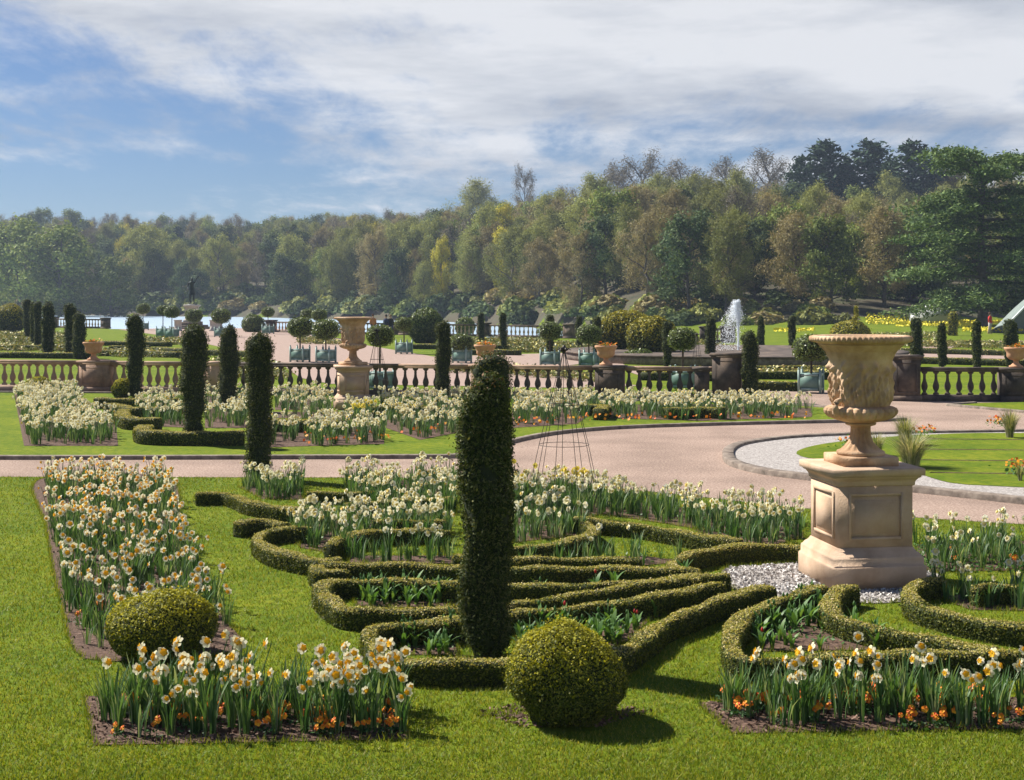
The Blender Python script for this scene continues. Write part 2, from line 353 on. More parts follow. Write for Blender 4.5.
OCC = []     # polygons where no lawn grass grows
def sheet(name, poly, z, m, kind='structure', label=None, occ=True):
    P = [Vector((p[0], p[1], 0)) for p in poly]
    T = tessellate_polygon([P]); V = [(p.x, p.y, z) for p in P]
    F = []
    for t in T:
        a, b, c = [P[i] for i in t]
        F.append(t if (b-a).cross(c-a).z > 0 else t[::-1])
    mb = MB(); mb.add(V, F); o = mb.build(name, m); tag(o, label, None, None, kind)
    if occ: OCC.append(np.array([(p.x, p.y) for p in P]))
    return o
def kerb(line, w=.14, h=.07, name='stone_kerb', z=0.0, m=None, closed=False):
    P = np.array(line, float); P = P.copy(); P[:, 2] = z
    T = np.gradient(P, axis=0); T[:, 2] = 0; T /= np.linalg.norm(T, axis=1, keepdims=True)+1e-9
    Nn = np.stack([-T[:, 1], T[:, 0], T[:, 2]], 1); n = len(P)
    prof = [(-w/2, -.05), (-w/2, h-.015), (-w/2+.015, h), (w/2-.015, h), (w/2, h-.015), (w/2, -.05)]
    V = np.concatenate([[P+Nn*a+np.array([0, 0, b]) for a, b in prof]]).transpose(1, 0, 2).reshape(-1, 3)
    k = len(prof); F = [(i*k+j, i*k+j+1, i*k+k+j+1, i*k+k+j) for i in range(n-1) for j in range(k-1)]
    F += [tuple(range(k)), tuple(range(n*k-1, n*k-k-1, -1))]
    mb = MB(); mb.add(V, F); return tag(mb.build(name, m or m_kerb), kind='structure')

# gravel walk of the upper terrace (px outlines projected onto the ground)
up_edge = [(-300, 459.5), (-100, 459.5), (120, 459.5), (300, 459), (420, 458.5), (455, 458), (480, 452), (520, 441), (560, 434), (620, 429), (700, 426), (800, 423.5), (870, 422), (905, 420.5)]
up_line = smooth_line(GP(up_edge), .4)
low_edge = [(-300, 477), (0, 477), (250, 477.5), (420, 478), (520, 481), (620, 489), (700, 497), (780, 506), (860, 513), (950, 520), (1100, 529), (1350, 545)]
low_line = smooth_line(GP(low_edge), .4)
top_edge = [(905, 420.5), (880, 414), (840, 409), (800, 406), (700, 402), (560, 400), (430, 397), (200, 394), (0, 392.5), (-300, 390)]
top_line = smooth_line(GP(top_edge), .6)
back = GP([(-300, 385), (0, 388), (400, 393), (720, 396), (760, 390), (890, 391), (905, 398), (1100, 400), (1400, 400)])
walk = list(up_line)+list(top_line[1:])+back+GP([(1400, 470)])+list(low_line[::-1])
sheet('gravel_walk', walk, .004, m_gravel)
kerb(up_line, .16, .08)
kerb(smooth_line(GP([(905, 420.5), (880, 414), (840, 409), (800, 406), (700, 402)]), .4), .12, .06)
kerb(top_line, .12, .05)

# round island lawn on the right
isl = [(728, 457), (735, 466), (765, 474), (810, 480), (860, 486), (915, 492), (980, 499), (1060, 508), (1250, 530), (1400, 520), (1400, 440), (1150, 431), (1024, 433.5), (930, 435), (850, 437), (790, 440), (750, 445), (733, 450)]
isl_l = smooth_line(GP(isl), .3, closed=True)
sheet('white_gravel_border', isl_l, .05, m_white_gravel)
kerb(np.vstack([isl_l, isl_l[:1]]), .22, .10)
lawn_a = [(797, 454), (801, 459), (818, 462), (850, 463), (880, 470), (915, 476), (950, 486), (990, 489), (1060, 492), (1300, 500), (1350, 440), (1024, 435.5), (930, 437), (870, 441), (820, 447)]
sheet('island_lawn', smooth_line(GP(lawn_a), .3, closed=True), .056, m_lawn, occ=False)
for y in (441.5, 452, 463, 476):
    x0 = {441.5: 905, 452: 900, 463: 915, 476: 930}[y]
    kerb(smooth_line(GP([(x0, y), (980, y+.6), (1100, y+2)]), .5), .07, .066, 'lawn_groove', .0, m_soil)
# grass tip beyond the walk at the far right
tip = GP([(948, 406), (975, 408.5), (1024, 413), (1100, 417), (1300, 425), (1300, 402), (1024, 403), (975, 404)])
sheet('lawn_verge', tip, .03, m_lawn, occ=False); kerb(GP([(1300, 425), (1100, 417), (1024, 413), (975, 408.5), (948, 406), (975, 404)]), .14, .07)
# white gravel round the near pedestal
pw = smooth_line(GP([(722, 571), (760, 566), (800, 564), (880, 566), (935, 574), (945, 588), (915, 600), (870, 604), (830, 600), (780, 600), (740, 594)]), .15, closed=True)
sheet('white_gravel_patch', pw, .008, m_white_gravel)
# great walk beyond the balustrade, towards the lake
gw = GP([(118, 329.5), (200, 327.5), (300, 329.5), (364, 345), (435, 357), (520, 371), (640, 386), (560, 388), (330, 384), (300, 378), (280, 363), (242, 352), (180, 338)])
sheet('great_walk', gw, .012, m_gravel_far)
sheet('fountain_walk', GP([(430, 357), (600, 352), (630, 368), (780, 372), (900, 369), (905, 373), (770, 378), (640, 376), (600, 362), (520, 371)]), .016, m_gravel_far)
sheet('cross_walk', GP([(880, 352), (950, 343), (1040, 337), (1040, 340), (960, 347), (925, 352), (1040, 357), (1040, 360), (900, 357)]), .9*0+.02, m_gravel_far)
# ------------------------------------------------------------------ woodland
def skeleton(rng, h, trunk_frac, spread, n_limb, up=0.6, shape='round'):
    segs = []; tips = []
    lean = rng.normal(0, .03, 2)
    tp = [np.array([lean[0]*z*h+rng.normal(0, .02*h)*(z > .2), lean[1]*z*h+rng.normal(0, .02*h)*(z > .2), z*h]) for z in np.linspace(0, .93, 8)]
    segs.append((tp, np.linspace(h*.024, h*.005, 8)))
    for i in range(n_limb):
        f = trunk_frac+(0.93-trunk_frac)*(i+rng.random()*.7)/n_limb
        base = np.array([np.interp(f*h, [p[2] for p in tp], [p[k] for p in tp]) for k in range(3)])
        a = i*2.4+rng.normal(0, .4)
        g = (f-trunk_frac)/(1-trunk_frac)
        if shape == 'round': ln = spread*h*(.55+.55*math.sin(PI*min(1, g*.8+.22)))*rng.uniform(.75, 1.15)
        else: ln = spread*h*(1.02-g)*rng.uniform(.85, 1.1)
        el = up*(0.35+g*.9)
        d = np.array([math.cos(a)*math.cos(el), math.sin(a)*math.cos(el), math.sin(el)])
        pts = [base+d*ln*t+np.array([0, 0, .10*ln*t*t])+rng.normal(0, .03*ln, 3)*(t > 0) for t in (0, .3, .6, .85, 1)]
        segs.append((pts, np.linspace(h*.009, h*.002, 5)))
        for j in range(5):
            t = .3+.7*(j+.6*rng.random())/5; k = min(3, int(t*4)); b = pts[k]+(pts[k+1]-pts[k])*(t*4-k if t*4-k < 1 else 1)
            dd = d+rng.normal(0, .6, 3)+np.array([0, 0, .25]); dd /= np.linalg.norm(dd); l2 = ln*.42*rng.uniform(.6, 1.1)
            e = b+dd*l2; segs.append(([b, (b+e)/2+rng.normal(0, .05*l2, 3), e], np.linspace(h*.004, h*.001, 3)))
            tips += [b+dd*l2*.5, e, e+rng.normal(0, .25*l2, 3)]
            for q in range(3):
                d3 = dd+rng.normal(0, .7, 3); d3 /= np.linalg.norm(d3); e3 = b+dd*l2*rng.uniform(.4, 1)+d3*l2*.5
                segs.append(([b+dd*l2*.5, e3], np.array([h*.002, h*.0008]))); tips.append(e3)
        tips.append(pts[-1])
    tips.append(tp[-1])
    return segs, np.array(tips)
def trunk_mesh(name, segs, m, minr=0):
    mb = MB()
    for p, r in segs:
        if r[0] < minr: continue
        mb.add(*tube(p, r, 5 if len(p) > 3 else 3, cap=False))
    return mb.mesh(name, m, smooth=True)
def tree_proto(seed, kind, h, mats):
    rng = np.random.default_rng(seed)
    cfg = dict(bare=(.10, .27, 20, .75, 15000, .052, .20, 1.0), leafy=(.07, .26, 18, .6, 9500, .062, .55, .6), airy=(.3, .25, 13, .8, 5200, .055, .18, 1.0))[kind]
    tf, sp, nl, up, nleaf, sig, asp, jit = cfg
    segs, tips = skeleton(rng, h, tf, sp, nl, up)
    c = tips.mean(0)
    i = rng.integers(0, len(tips), nleaf); P = tips[i]+rng.normal(0, sig*h*.75, (nleaf, 3))*np.array([1, 1, .8])
    P[:, 2] = np.maximum(P[:, 2], .04*h)
    Nn = P-c; Nn /= np.linalg.norm(Nn, axis=1, keepdims=True)+1e-9
    mb = MB(); V, F = leaves(P, Nn, (.033 if kind == 'leafy' else .034)*h, rng, jit, asp, .5); mb.add(V, F)
    return mb.mesh(kind+'_crown', mats[0]), trunk_mesh(kind+'_trunk', segs, mats[1], .0 if kind != 'leafy' else h*.003)
def fmat(name, cols, tr=.15): return mat(name, cols, island=True, rough=.75, spec=.15, trans=tr, objrand=.28)
fm = {
 'brown': fmat('budding_twigs_brown', [(.17, .145, .075), (.29, .245, .12), (.40, .34, .16)]),
 'olive': fmat('budding_twigs_olive', [(.13, .15, .05), (.24, .26, .08), (.36, .37, .11)]),
 'grey': fmat('bare_twigs_grey', [(.11, .10, .085), (.20, .18, .14), (.28, .25, .19)]),
 'green': fmat('fresh_green_leaves', [(.08, .12, .025), (.16, .21, .045), (.25, .29, .07)]),
 'dark': fmat('dark_green_leaves', [(.035, .065, .025), (.07, .11, .04), (.12, .16, .055)]),
 'yellow': fmat('yellow_green_leaves', [(.30, .30, .03), (.48, .44, .04), (.60, .52, .07)]),
}
m_fbark = mat('woodland_bark', [(.07, .06, .05), (.18, .155, .125)], scale=3, objrand=.2)
protos = {}
for k, kind, n in (('brown', 'bare', 3), ('olive', 'bare', 3), ('grey', 'airy', 3), ('green', 'leafy', 3), ('dark', 'leafy', 2), ('yellow', 'leafy', 2)):
    protos[k] = [tree_proto(100*i+len(k)*7+3, kind, 16.0, (fm[k], m_fbark)) for i in range(n)]
TREE_TXT = {
 'brown': ('budding_tree', 'brown twiggy tree just coming into bud in the far wood'),
 'olive': ('budding_tree', 'olive tinged twiggy tree coming into leaf in the far wood'),
 'grey': ('bare_tree', 'bare grey leafless tree with open branches in the far wood'),
 'green': ('leafy_tree', 'fresh mid green leafy tree in the far wood'),
 'dark': ('evergreen_tree', 'dark green rounded evergreen tree in the far wood'),
 'yellow': ('yellow_leaved_tree', 'bright yellow-green tree standing out in the far wood')}
rt = random.Random(11)
def put_tree(kind, x, y, h, w=1.0, label=None, group='look', z=None, name=None):
    cm, tm = rt.choice(protos[kind]); nm, lb = TREE_TXT[kind]
    s = h/16.0
    if label is None:
        pass
        t = y-float(S_far(x)); px_ = 512+x/y*1400
        tier = 'at the foot of the wood' if t < 25 else 'low in the wood' if t < 75 else 'halfway up the wood' if t < 130 else 'high in the wood' if t < 185 else 'on the skyline'
        zone = ['by the left edge of the photo', 'above the left row of thin yews', 'left of the statue', 'above the statue', 'right of the statue', 'left of the farther urn', 'above the farther urn', 'above the big dark round bush', 'above the front yew column',
                'right of the front yew column', 'left of the golden yews', 'above the golden yews', 'left of the fountain jet', 'above the fountain jet', 'left of the big urn', 'above the big urn', 'left of the cedar', 'behind the cedar', 'by the right edge of the photo'][int(min(18, max(0, px_/1024*19)))]
        zone = zone.replace(' of the photo', '').replace('the left row of thin', 'the left thin').replace('the big dark round bush', 'the big dark bush'); sz = 'short ' if h < 14 else 'tall ' if h > 16 else ''
        label = sz+{'brown': 'brown twiggy tree in bud', 'olive': 'olive budding tree', 'grey': 'bare grey open tree', 'green': 'fresh green leafy tree', 'dark': 'dark rounded evergreen', 'yellow': 'yellow-green tree'}[kind]+' '+tier+', '+zone
        if len(label.split()) > 16: label = label.replace('the big dark bush', 'the dark bush').replace('at the foot of the wood', 'at the wood foot').replace('halfway up the wood', 'halfway up').replace('the left thin yews', 'the left yews')
    e = empty(name or nm, (x, y, float(ground_h(x, y))-.2 if z is None else z), rt.uniform(0, 6.28), s); e.scale = (s*w, s*w, s)
    tag(e, label or lb, 'tree', group if group != 'look' else kind_group[kind])
    link('crown', cm, e); link('trunk', tm, e); return e
kind_group = {'brown': 'brown budding trees of the wood', 'olive': 'olive budding trees of the wood', 'grey': 'bare grey trees of the wood',
              'green': 'green leafy trees of the wood', 'dark': 'dark evergreens of the wood', 'yellow': 'yellow-green trees of the wood'}
cnt = 0
y = 150.0
pts = []
row = 0
while y < 640:
    sx = 7.4 if y < 340 else 10.0
    xmax = .372*y+8
    nx = int(2*xmax/sx)
    for i in range(nx+1):
        x = -xmax+2*xmax*i/nx+rt.uniform(-.35, .35)*sx+(row % 2)*sx*.5; yy = y+rt.uniform(-4, 4)
        t = yy-float(S_far(x))
        if t < 3: continue
        if x > 0 and t > 215: continue
        if x <= 0 and t > 240: continue
        pxx = 512+x/yy*1400
        if pxx > 860 and t < 45: continue
        pts.append((x, yy, t, pxx))
        if t < 40 and x < 90 and pxx < 860: pts.append((x+sx*.5, yy+rt.uniform(-5, 5), max(4, t-3), pxx))
    y += 14 if y < 340 else 18; row += 1
for x, yy, t, pxx in pts:
    r = rt.random()
    if pxx < 330: k = 'green' if r < .26 else 'olive' if r < .60 else 'brown' if r < .72 else 'grey' if r < .84 else 'dark' if r < .975 else 'yellow'
    elif pxx < 620: k = 'green' if r < .16 else 'olive' if r < .58 else 'brown' if r < .80 else 'grey' if r < .92 else 'dark' if r < .985 else 'yellow'
    else: k = 'brown' if r < .34 else 'olive' if r < .76 else 'grey' if r < .87 else 'green' if r < .97 else 'dark'
    hh = rt.uniform(11.5, 16.5)
    if x > 0 and t < 110: hh = rt.uniform(8.5, 11) if t < 45 else rt.uniform(10, 13)
    if t > 190: k = 'grey' if rt.random() < .55 else k; hh = rt.uniform(12, 18)
    if t < 12 and pxx < 560: hh = rt.uniform(9, 14)
    put_tree(k, x, yy, hh, rt.uniform(.75, 1.05)*(.6 if k == 'yellow' else 1))
print('wood trees', len(pts))
# single trees that stand out
for (px, py_top, Y, kind, w, lb) in [
    (60, 232, 372, 'green', 1.25, 'large pale green tree at the left lake shore'), (18, 226, 385, 'green', 1.1, 'pale green tree at the left edge of the photo by the lake'),
    (112, 262, 368, 'green', 1.2, 'lower bright green shrubby tree at the left lake edge'), (150, 232, 402, 'olive', 1.2, 'olive tree on the shore right of the pale green ones'),
    (641, 262, 262, 'yellow', .55, 'tall narrow yellow-green tree low in the middle of the wood'), (744, 228, 300, 'yellow', .6, 'small yellow-green crown above the fountain jet'),
    (632, 202, 345, 'yellow', .6, 'yellow-green crown high in the middle of the wood'), (870, 188, 330, 'yellow', .6, 'yellow-green crown under the dark pines'),
    (352, 262, 420, 'yellow', .6, 'yellow-green tree in the wood left of centre'), (236, 238, 470, 'yellow', .6, 'small yellow-green tree high in the left wood'),
    (845, 222, 188, 'brown', 1.25, 'broad brown budding tree beside the cedar'), (780, 236, 200, 'brown', 1.1, 'spreading brown budding tree behind the fountain garden'),
    (905, 230, 205, 'brown', 1.0, 'brown budding tree just left of the cedar crown'), (1010, 262, 190, 'olive', 1.0, 'olive tree behind the cedar trunk at the right edge'),
    (525, 176, 440, 'grey', .5, 'small open tree rising alone above the middle ridge'), (478, 188, 430, 'olive', 1.0, 'dark rounded tree on the ridge left of the lone open tree'),
    (640, 165, 395, 'grey', 1.0, 'tall bare tree on the ridge with branching open crown'), (690, 170, 395, 'grey', 1.1, 'bare round crowned tree on the ridge, right of the tallest one'),
    (735, 168, 392, 'grey', 1.0, 'bare tree on the ridge left of the pines'), (768, 163, 388, 'grey', 1.1, 'bare tree on the ridge nearest the pines'), (612, 172, 398, 'grey', .9, 'thin bare tree at the left of the ridge row')]:
    x = (px-512)/1400*Y; z = float(ground_h(x, Y))-.2; top = H+(300-py_top)/1400*Y
    put_tree(kind, x, Y, max(6, top-z), w, lb, None, z)
# pines on the ridge
m_pine = fmat('pine_needles', [(.015, .04, .022), (.035, .07, .035), (.06, .10, .045)], .05)
m_cedar = fmat('cedar_needles', [(.06, .12, .04), (.13, .21, .065), (.25, .34, .10)], .1)
def pine_proto(seed, h=20.0):
    rng = np.random.default_rng(seed); segs = []; P = []; Nn = []
    segs.append(([np.array([0, 0, z]) for z in np.linspace(0, h*.96, 6)], np.linspace(.4, .06, 6)))
    for i in range(46):
        f = .12+.86*i/46; a = i*2.4; ln = h*.27*(1-f)**.5*rng.uniform(.75, 1.15)*(.55+.45*min(1, f*4)); b = np.array([0, 0, f*h])
        e = b+np.array([math.cos(a)*ln, math.sin(a)*ln, .12*ln]); segs.append(([b, e], np.array([.09, .02])))
        n = int(30+ln*28); t = rng.random(n)**.6
        P.append(b+(e-b)*t[:, None]+rng.normal(0, 1, (n, 3))*np.array([.75, .75, .55])*(.3+.25*ln/4)*1.5); Nn.append(np.tile([0, 0, 1.], (n, 1)))
    P = np.vstack(P); Nn = np.vstack(Nn); mb = MB(); mb.add(*leaves(P, Nn, .75, rng, 1.0, .45, .4))
    return mb.mesh('pine_crown', m_pine), trunk_mesh('pine_trunk', segs, m_fbark)
pp = [pine_proto(1), pine_proto(5)]
for i, (px, pt, Y, w, lb) in enumerate([(824, 139, 300, 1.5, 'tallest dark pine on the ridge, with a domed top'), (871, 139, 300, 1.6, 'dark pine on the ridge, second from the cedar'), (912, 140, 290, 1.5, 'dark pine on the ridge nearest the cedar'),
        (800, 155, 305, .9, 'smaller dark pine at the left end of the ridge pines'), (845, 154, 303, .8, 'small dark pine between the two tallest ridge pines'), (936, 150, 295, 1.0, 'dark pine half behind the cedar crown'), (887, 160, 293, .9, 'low dark pine between two tall ridge pines')]):
    x = (px-512)/1400*Y; z = float(ground_h(x, Y)); h = H+(300-pt)/1400*Y-z; s = h/20
    e = empty('pine_tree', (x, Y, z), i*1.7, s); e.scale = (s*w, s*w, s); tag(e, lb, 'tree', 'dark pines on the ridge')
    cm, tm = pp[i % 2]; link('crown', cm, e); link('trunk', tm, e)
for px, pt, Y, lb in [(178, 226, 480, 'dark conical fir high in the left wood'), (226, 232, 480, 'small dark fir right of the first fir in the left wood')]:
    x = (px-512)/1400*Y; z = float(ground_h(x, Y)); h = max(10, H+(300-pt)/1400*Y-z); s = h/20
    e = empty('fir_tree', (x, Y, z), 1, s); tag(e, lb, 'tree'); link('crown', pp[0][0], e); link('trunk', pp[0][1], e)
# the great cedar
def cedar(px, Y, h, wid, lb, seed, lean=0.0):
    rng = np.random.default_rng(seed); x = (px-512)/1400*Y; z = float(ground_h(x, Y))
    e = empty('cedar_tree', (x, Y, z)); tag(e, lb, 'tree'); segs = []
    tp = [np.array([.15*math.sin(q*.5), .1*q*.2, q]) for q in np.linspace(0, h*.95, 8)]
    segs.append((tp, np.linspace(.62, .16, 8))); P = []
    for i in range(44):
        f = .10+.86*i/44; a = i*2.4+rng.normal(0, .3)
        ln = wid/2*(1.0-.62*f**2.2)*rng.uniform(.6, 1.08)*(.85 if f < .3 else 1)
        b = np.array([0, 0, f*h]); rise = rng.uniform(.02, .22)+(.35 if f > .8 else 0)
        pts_ = [b+np.array([math.cos(a+.1*t)*ln*t, math.sin(a+.1*t)*ln*t, rise*ln*t-.16*ln*t*t]) for t in np.linspace(0, 1, 6)]
        segs.append((pts_, np.linspace(.2, .03, 6)))
        for t in np.arange(.3, 1.03, .085):
            c = pts_[0]+(np.array([np.interp(t, np.linspace(0, 1, 6), [p[k] for p in pts_]) for k in range(3)])-pts_[0])
            for s in range(2):
                c2 = c+np.array([rng.normal(0, .8), rng.normal(0, .8), rng.normal(.0, .12)]); n = 70
                q = rng.normal(0, 1, (n, 3))*np.array([.75, .75, .24])+c2
                q[:, 2] -= .12*((q[:, 0]-c2[0])**2+(q[:, 1]-c2[1])**2); P.append(q)
    P = np.vstack(P); mb = MB(); mb.add(*leaves(P, np.tile([0, 0, 1.], (len(P), 1)), .42, rng, .55, .4, .4))
    link('crown', mb.mesh('cedar_crown', m_cedar), e); link('trunk', trunk_mesh('cedar_trunk', segs, m_fbark), e)
cedar(983, 142, 17.6, 20.5, 'huge cedar with dark layered branches on the right lawn', 3)
cedar(1062, 150, 18.3, 17, 'second cedar cut by the right edge of the photo', 8)
cedar(912, 172, 10.0, 10, 'lower dark cedar left of the huge one, behind the white tent', 5)

# shore scrub: rounded shrubs at the wood's foot
def shrub_mesh(seed, m, n=900, sz=.28):
    rng = np.random.default_rng(seed); d = rng.normal(size=(n, 3)); d /= np.linalg.norm(d, axis=1, keepdims=True); d[:, 2] = np.abs(d[:, 2])
    rr = .7+.3*rng.random(n)+.12*np.sin(d[:, 0]*5)+.1*np.sin(d[:, 1]*6+1)
    P = d*rr[:, None]*np.array([1, 1, .9]); mb = MB(); mb.add(*leaves(P, d, sz, rng, .8, .6, .4)); return mb.mesh('shrub', m)
sh = [shrub_mesh(1, fm['dark']), shrub_mesh(2, fm['olive']), shrub_mesh(3, fm['green']), shrub_mesh(4, fm['brown'])]
rs = random.Random(5)
for i in range(190):
    pxx = rs.uniform(-10, 860); 
    Y = 300.0
    for it in range(12): Y = float(S_far((pxx-512)/1400*Y))+rs.uniform(0, 3) if it == 11 else float(S_far((pxx-512)/1400*Y))
    x = (pxx-512)/1400*Y; Y += rs.uniform(-1, 20); r = rs.uniform(1.8, 4.2)*Y/300
    j = rs.choice([0, 0, 1, 2, 3]); o = link('shrub', sh[j], None, (x, Y, float(ground_h(x, Y))-.2), rs.uniform(0, 6), (r*1.3, r, r*.9))
    zn = ['by the left edge', 'above the left yews', 'left of the statue', 'near the statue', 'right of the statue', 'above the farther urn', 'above the big dark bush', 'above the front yew', 'left of the golden yews', 'above the golden yews', 'left of the fountain jet', 'right of the fountain jet', 'behind the big urn'][int(min(12, max(0, pxx/860*13)))]
    tag(o, ['dark green rounded shrub on the bank at the foot of the wood', 'olive rounded shrub on the bank at the foot of the wood', 'fresh green rounded shrub on the bank at the foot of the wood', 'brown twiggy shrub on the bank at the foot of the wood'][j].replace('on the bank at', 'at').replace('rounded ', 'large ' if r/Y > .0095 else 'small ')+', '+zn,
        'shrub', ['dark shrubs on the bank', 'olive shrubs on the bank', 'green shrubs on the bank', 'brown shrubs on the bank'][j])
# ------------------------------------------------------------------ balustrades
BAL = [(.055, 0), (.085, .0), (.085, .05), (.05, .065), (.045, .10), (.085, .17), (.098, .24), (.085, .31), (.05, .40), (.038, .50), (.045, .54), (.035, .57), (.055, .60), (.085, .62), (.085, .66)]
def bal_mesh(m, n=14): V, F = lathe([(.001, 0)]+BAL+[(.001, .66)], n); return MB().add(V, F).mesh('baluster', m, smooth=True)
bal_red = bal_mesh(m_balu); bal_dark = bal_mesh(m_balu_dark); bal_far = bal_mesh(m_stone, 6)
def along(a, b): a, b = np.array(a), np.array(b); d = b-a; L_ = np.linalg.norm(d[:2]); return a, d/L_, L_, math.atan2(d[1], d[0])
def balustrade(a, b, piers, lb, bm, mstone, step=.30, hgt=1.0, pier_h=None, name='stone_balustrade', z=0.0):
    """piers: list of (distance along, width, height, material)"""
    a, d, Ln, rz = along(a, b)
    e = empty(name, (a[0], a[1], z), rz); tag(e, lb, 'balustrade')
    s = hgt/1.0
    edges = [0.0]
    segs = []; cur = 0.0
    for p, w, ph, mm in sorted(piers, key=lambda q: q[0]):
        if p-w/2 > cur+.1: segs.append((cur, p-w/2))
        cur = p+w/2
    if Ln > cur+.1: segs.append((cur, Ln))
    mb = MB(); mr = MB()
    for s0, s1 in segs:
        c = (s0+s1)/2
        MB().add(*box((c, 0, .09*s), (s1-s0, .34, .18*s))).build('plinth', mstone, e); MB().add(*box((c, 0, .90*s), (s1-s0, .26, .06*s))).add(*box((c, 0, .965*s), (s1-s0, .36, .07*s))).build('rail', mstone, e)
        k = int((s1-s0)/step)
        for i in range(k): link('baluster', bm, e, (s0+(i+.5)*(s1-s0)/k, 0, .18*s), 0, (1, 1, s*1.045))
    for p, w, ph, mm in piers:
        hw = w/2; dd = .27
        mp_ = MB()
        for (x0, hx, hy, z0, z1) in ((0, hw+.04, dd+.04, 0, .16), (0, hw, dd, .16, ph-.13), (0, hw+.03, dd+.03, ph-.13, ph-.08), (0, hw+.07, dd+.07, ph-.08, ph)):
            mp_.add(*box((p, 0, (z0+z1)/2), (2*hx, 2*hy, z1-z0-.0001)))
        # raised panel frame on the faces
        for sgn in (-1, 1):
            for (cx, cz, lx, lz) in ((0, .25, 2*hw-.2, .03), (0, ph-.24, 2*hw-.2, .03), (-(hw-.115), (ph)/2, .03, ph-.52), ((hw-.115), (ph)/2, .03, ph-.52)):
                mp_.add(*box((p+cx, sgn*(dd+.012), cz), (lx, .024, lz)))
        mp_.build('pier', mm, e)
    return e
def dist_at(a, b, px):      # distance along a-b where the picture column px meets it
    a, d, L_, _ = along(a, b); k = (px-512)/1400.0
    return (k*a[1]-a[0])/(d[0]-k*d[1])
A0, A1 = G(-40, 389.3), G(745, 401)
A0m = G(-40, 389.3)
pA = [(dist_at(A0, A1, 97), 1.0, 1.02, m_balu), (dist_at(A0, A1, 214), .55, 1.02, m_balu), (dist_at(A0, A1, 487), .9, 1.02, m_balu), (dist_at(A0, A1, 610), .85, 1.02, m_balu_dark), (dist_at(A0, A1, 702), .4, 1.0, m_balu_dark), (dist_at(A0, A1, 727), .85, 1.42, m_balu_dark)]
# three runs between the piers: red weathered left run, then the dark right run
pm = dist_at(A0, A1, 230)
a_, d_, L_, rz_ = along(A0, A1)
M1 = tuple(a_+d_*pm)
pr = dist_at(A0, A1, 400); M2 = tuple(a_+d_*pr)
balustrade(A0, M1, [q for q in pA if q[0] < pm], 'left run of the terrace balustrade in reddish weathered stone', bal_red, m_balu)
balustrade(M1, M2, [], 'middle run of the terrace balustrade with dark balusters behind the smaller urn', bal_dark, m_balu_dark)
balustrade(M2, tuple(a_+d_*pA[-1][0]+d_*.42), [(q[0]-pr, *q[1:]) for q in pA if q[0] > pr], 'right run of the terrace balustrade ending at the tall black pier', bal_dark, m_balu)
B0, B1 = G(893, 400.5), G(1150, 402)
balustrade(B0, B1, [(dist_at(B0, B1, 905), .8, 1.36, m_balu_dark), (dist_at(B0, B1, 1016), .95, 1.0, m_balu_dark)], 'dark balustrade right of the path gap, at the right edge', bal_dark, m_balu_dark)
# lakeside balustrades, far away
def far_bal(p0, p1, lb, step=.42, piers=()):
    a, b = p0, p1; aa, dd, LL, _ = along(a, b); balustrade(a, b, [(min(LL-.5, max(.5, LL*f)), 1.0, 1.15, m_balu_dark) for f in piers], lb, bal_far, m_balu_dark, step)
def BL(px):  # on the lakeside line
    k = (px-512)/1400; y = (110+5*.8)/(1+.8*k); return (k*y, y-1.3, 0)
far_bal(BL(8), BL(112), 'far lakeside balustrade left of the statue', .5, (.0, .5, .99))
far_bal(BL(270), BL(400), 'far lakeside balustrade right of the statue', .42, (.0, 1.0))
far_bal(BL(402), BL(575), 'far lakeside balustrade behind the clipped cones, centre', .42, (.0, .5, .99))
far_bal(G(700, 342.5), G(735, 342.5), 'short far balustrade seen beside the fountain jet', .42, (.0, 1.0))

# ------------------------------------------------------------------ urns and pedestals
def pedestal(loc, rz, lb, sc=1.0):
    e = empty('stone_pedestal', loc, rz, sc); tag(e, lb, 'pedestal')
    MB().add(*square_lathe([(.512, -.02), (.512, .22), (.508, .235), (.50, .24), (.492, .245), (.492, .31), (.488, .325), (.475, .335), (.46, .36), (.43, .385), (.415, .41), (.41, .42)])).build('plinth', m_stone, e)
    sh_ = MB(); V, F = square_lathe([(.405, .42), (.405, 1.06)]); sh_.add(V, F)
    so = sh_.build('shaft', m_stone, e)
    for k in range(4):
        pn = MB(); hw, z0, z1 = .27, .53, .96
        for (x0, x1, a0, a1) in ((-hw, hw, z1, z1+.03), (-hw, hw, z0-.03, z0), (-hw-.03, -hw, z0-.03, z1+.03), (hw, hw+.03, z0-.03, z1+.03)):
            pn.add(*box(((x0+x1)/2, -.409, (a0+a1)/2), (x1-x0-.0006, .03, a1-a0-.0006)))
        pn.add(*box((0, -.400, (z0+z1)/2), (2*hw-.09, .036, z1-z0-.09)))
        pn.build('panel', m_stone, so, rz=k*PI/2)
    MB().add(*square_lathe([(.41, 1.06), (.425, 1.07), (.425, 1.095), (.432, 1.115), (.45, 1.14), (.472, 1.152), (.472, 1.17), (.503, 1.172), (.505, 1.235), (.50, 1.243), (.49, 1.25)])).build('cornice', m_stone, e)
    return e
UP = 1.43/360
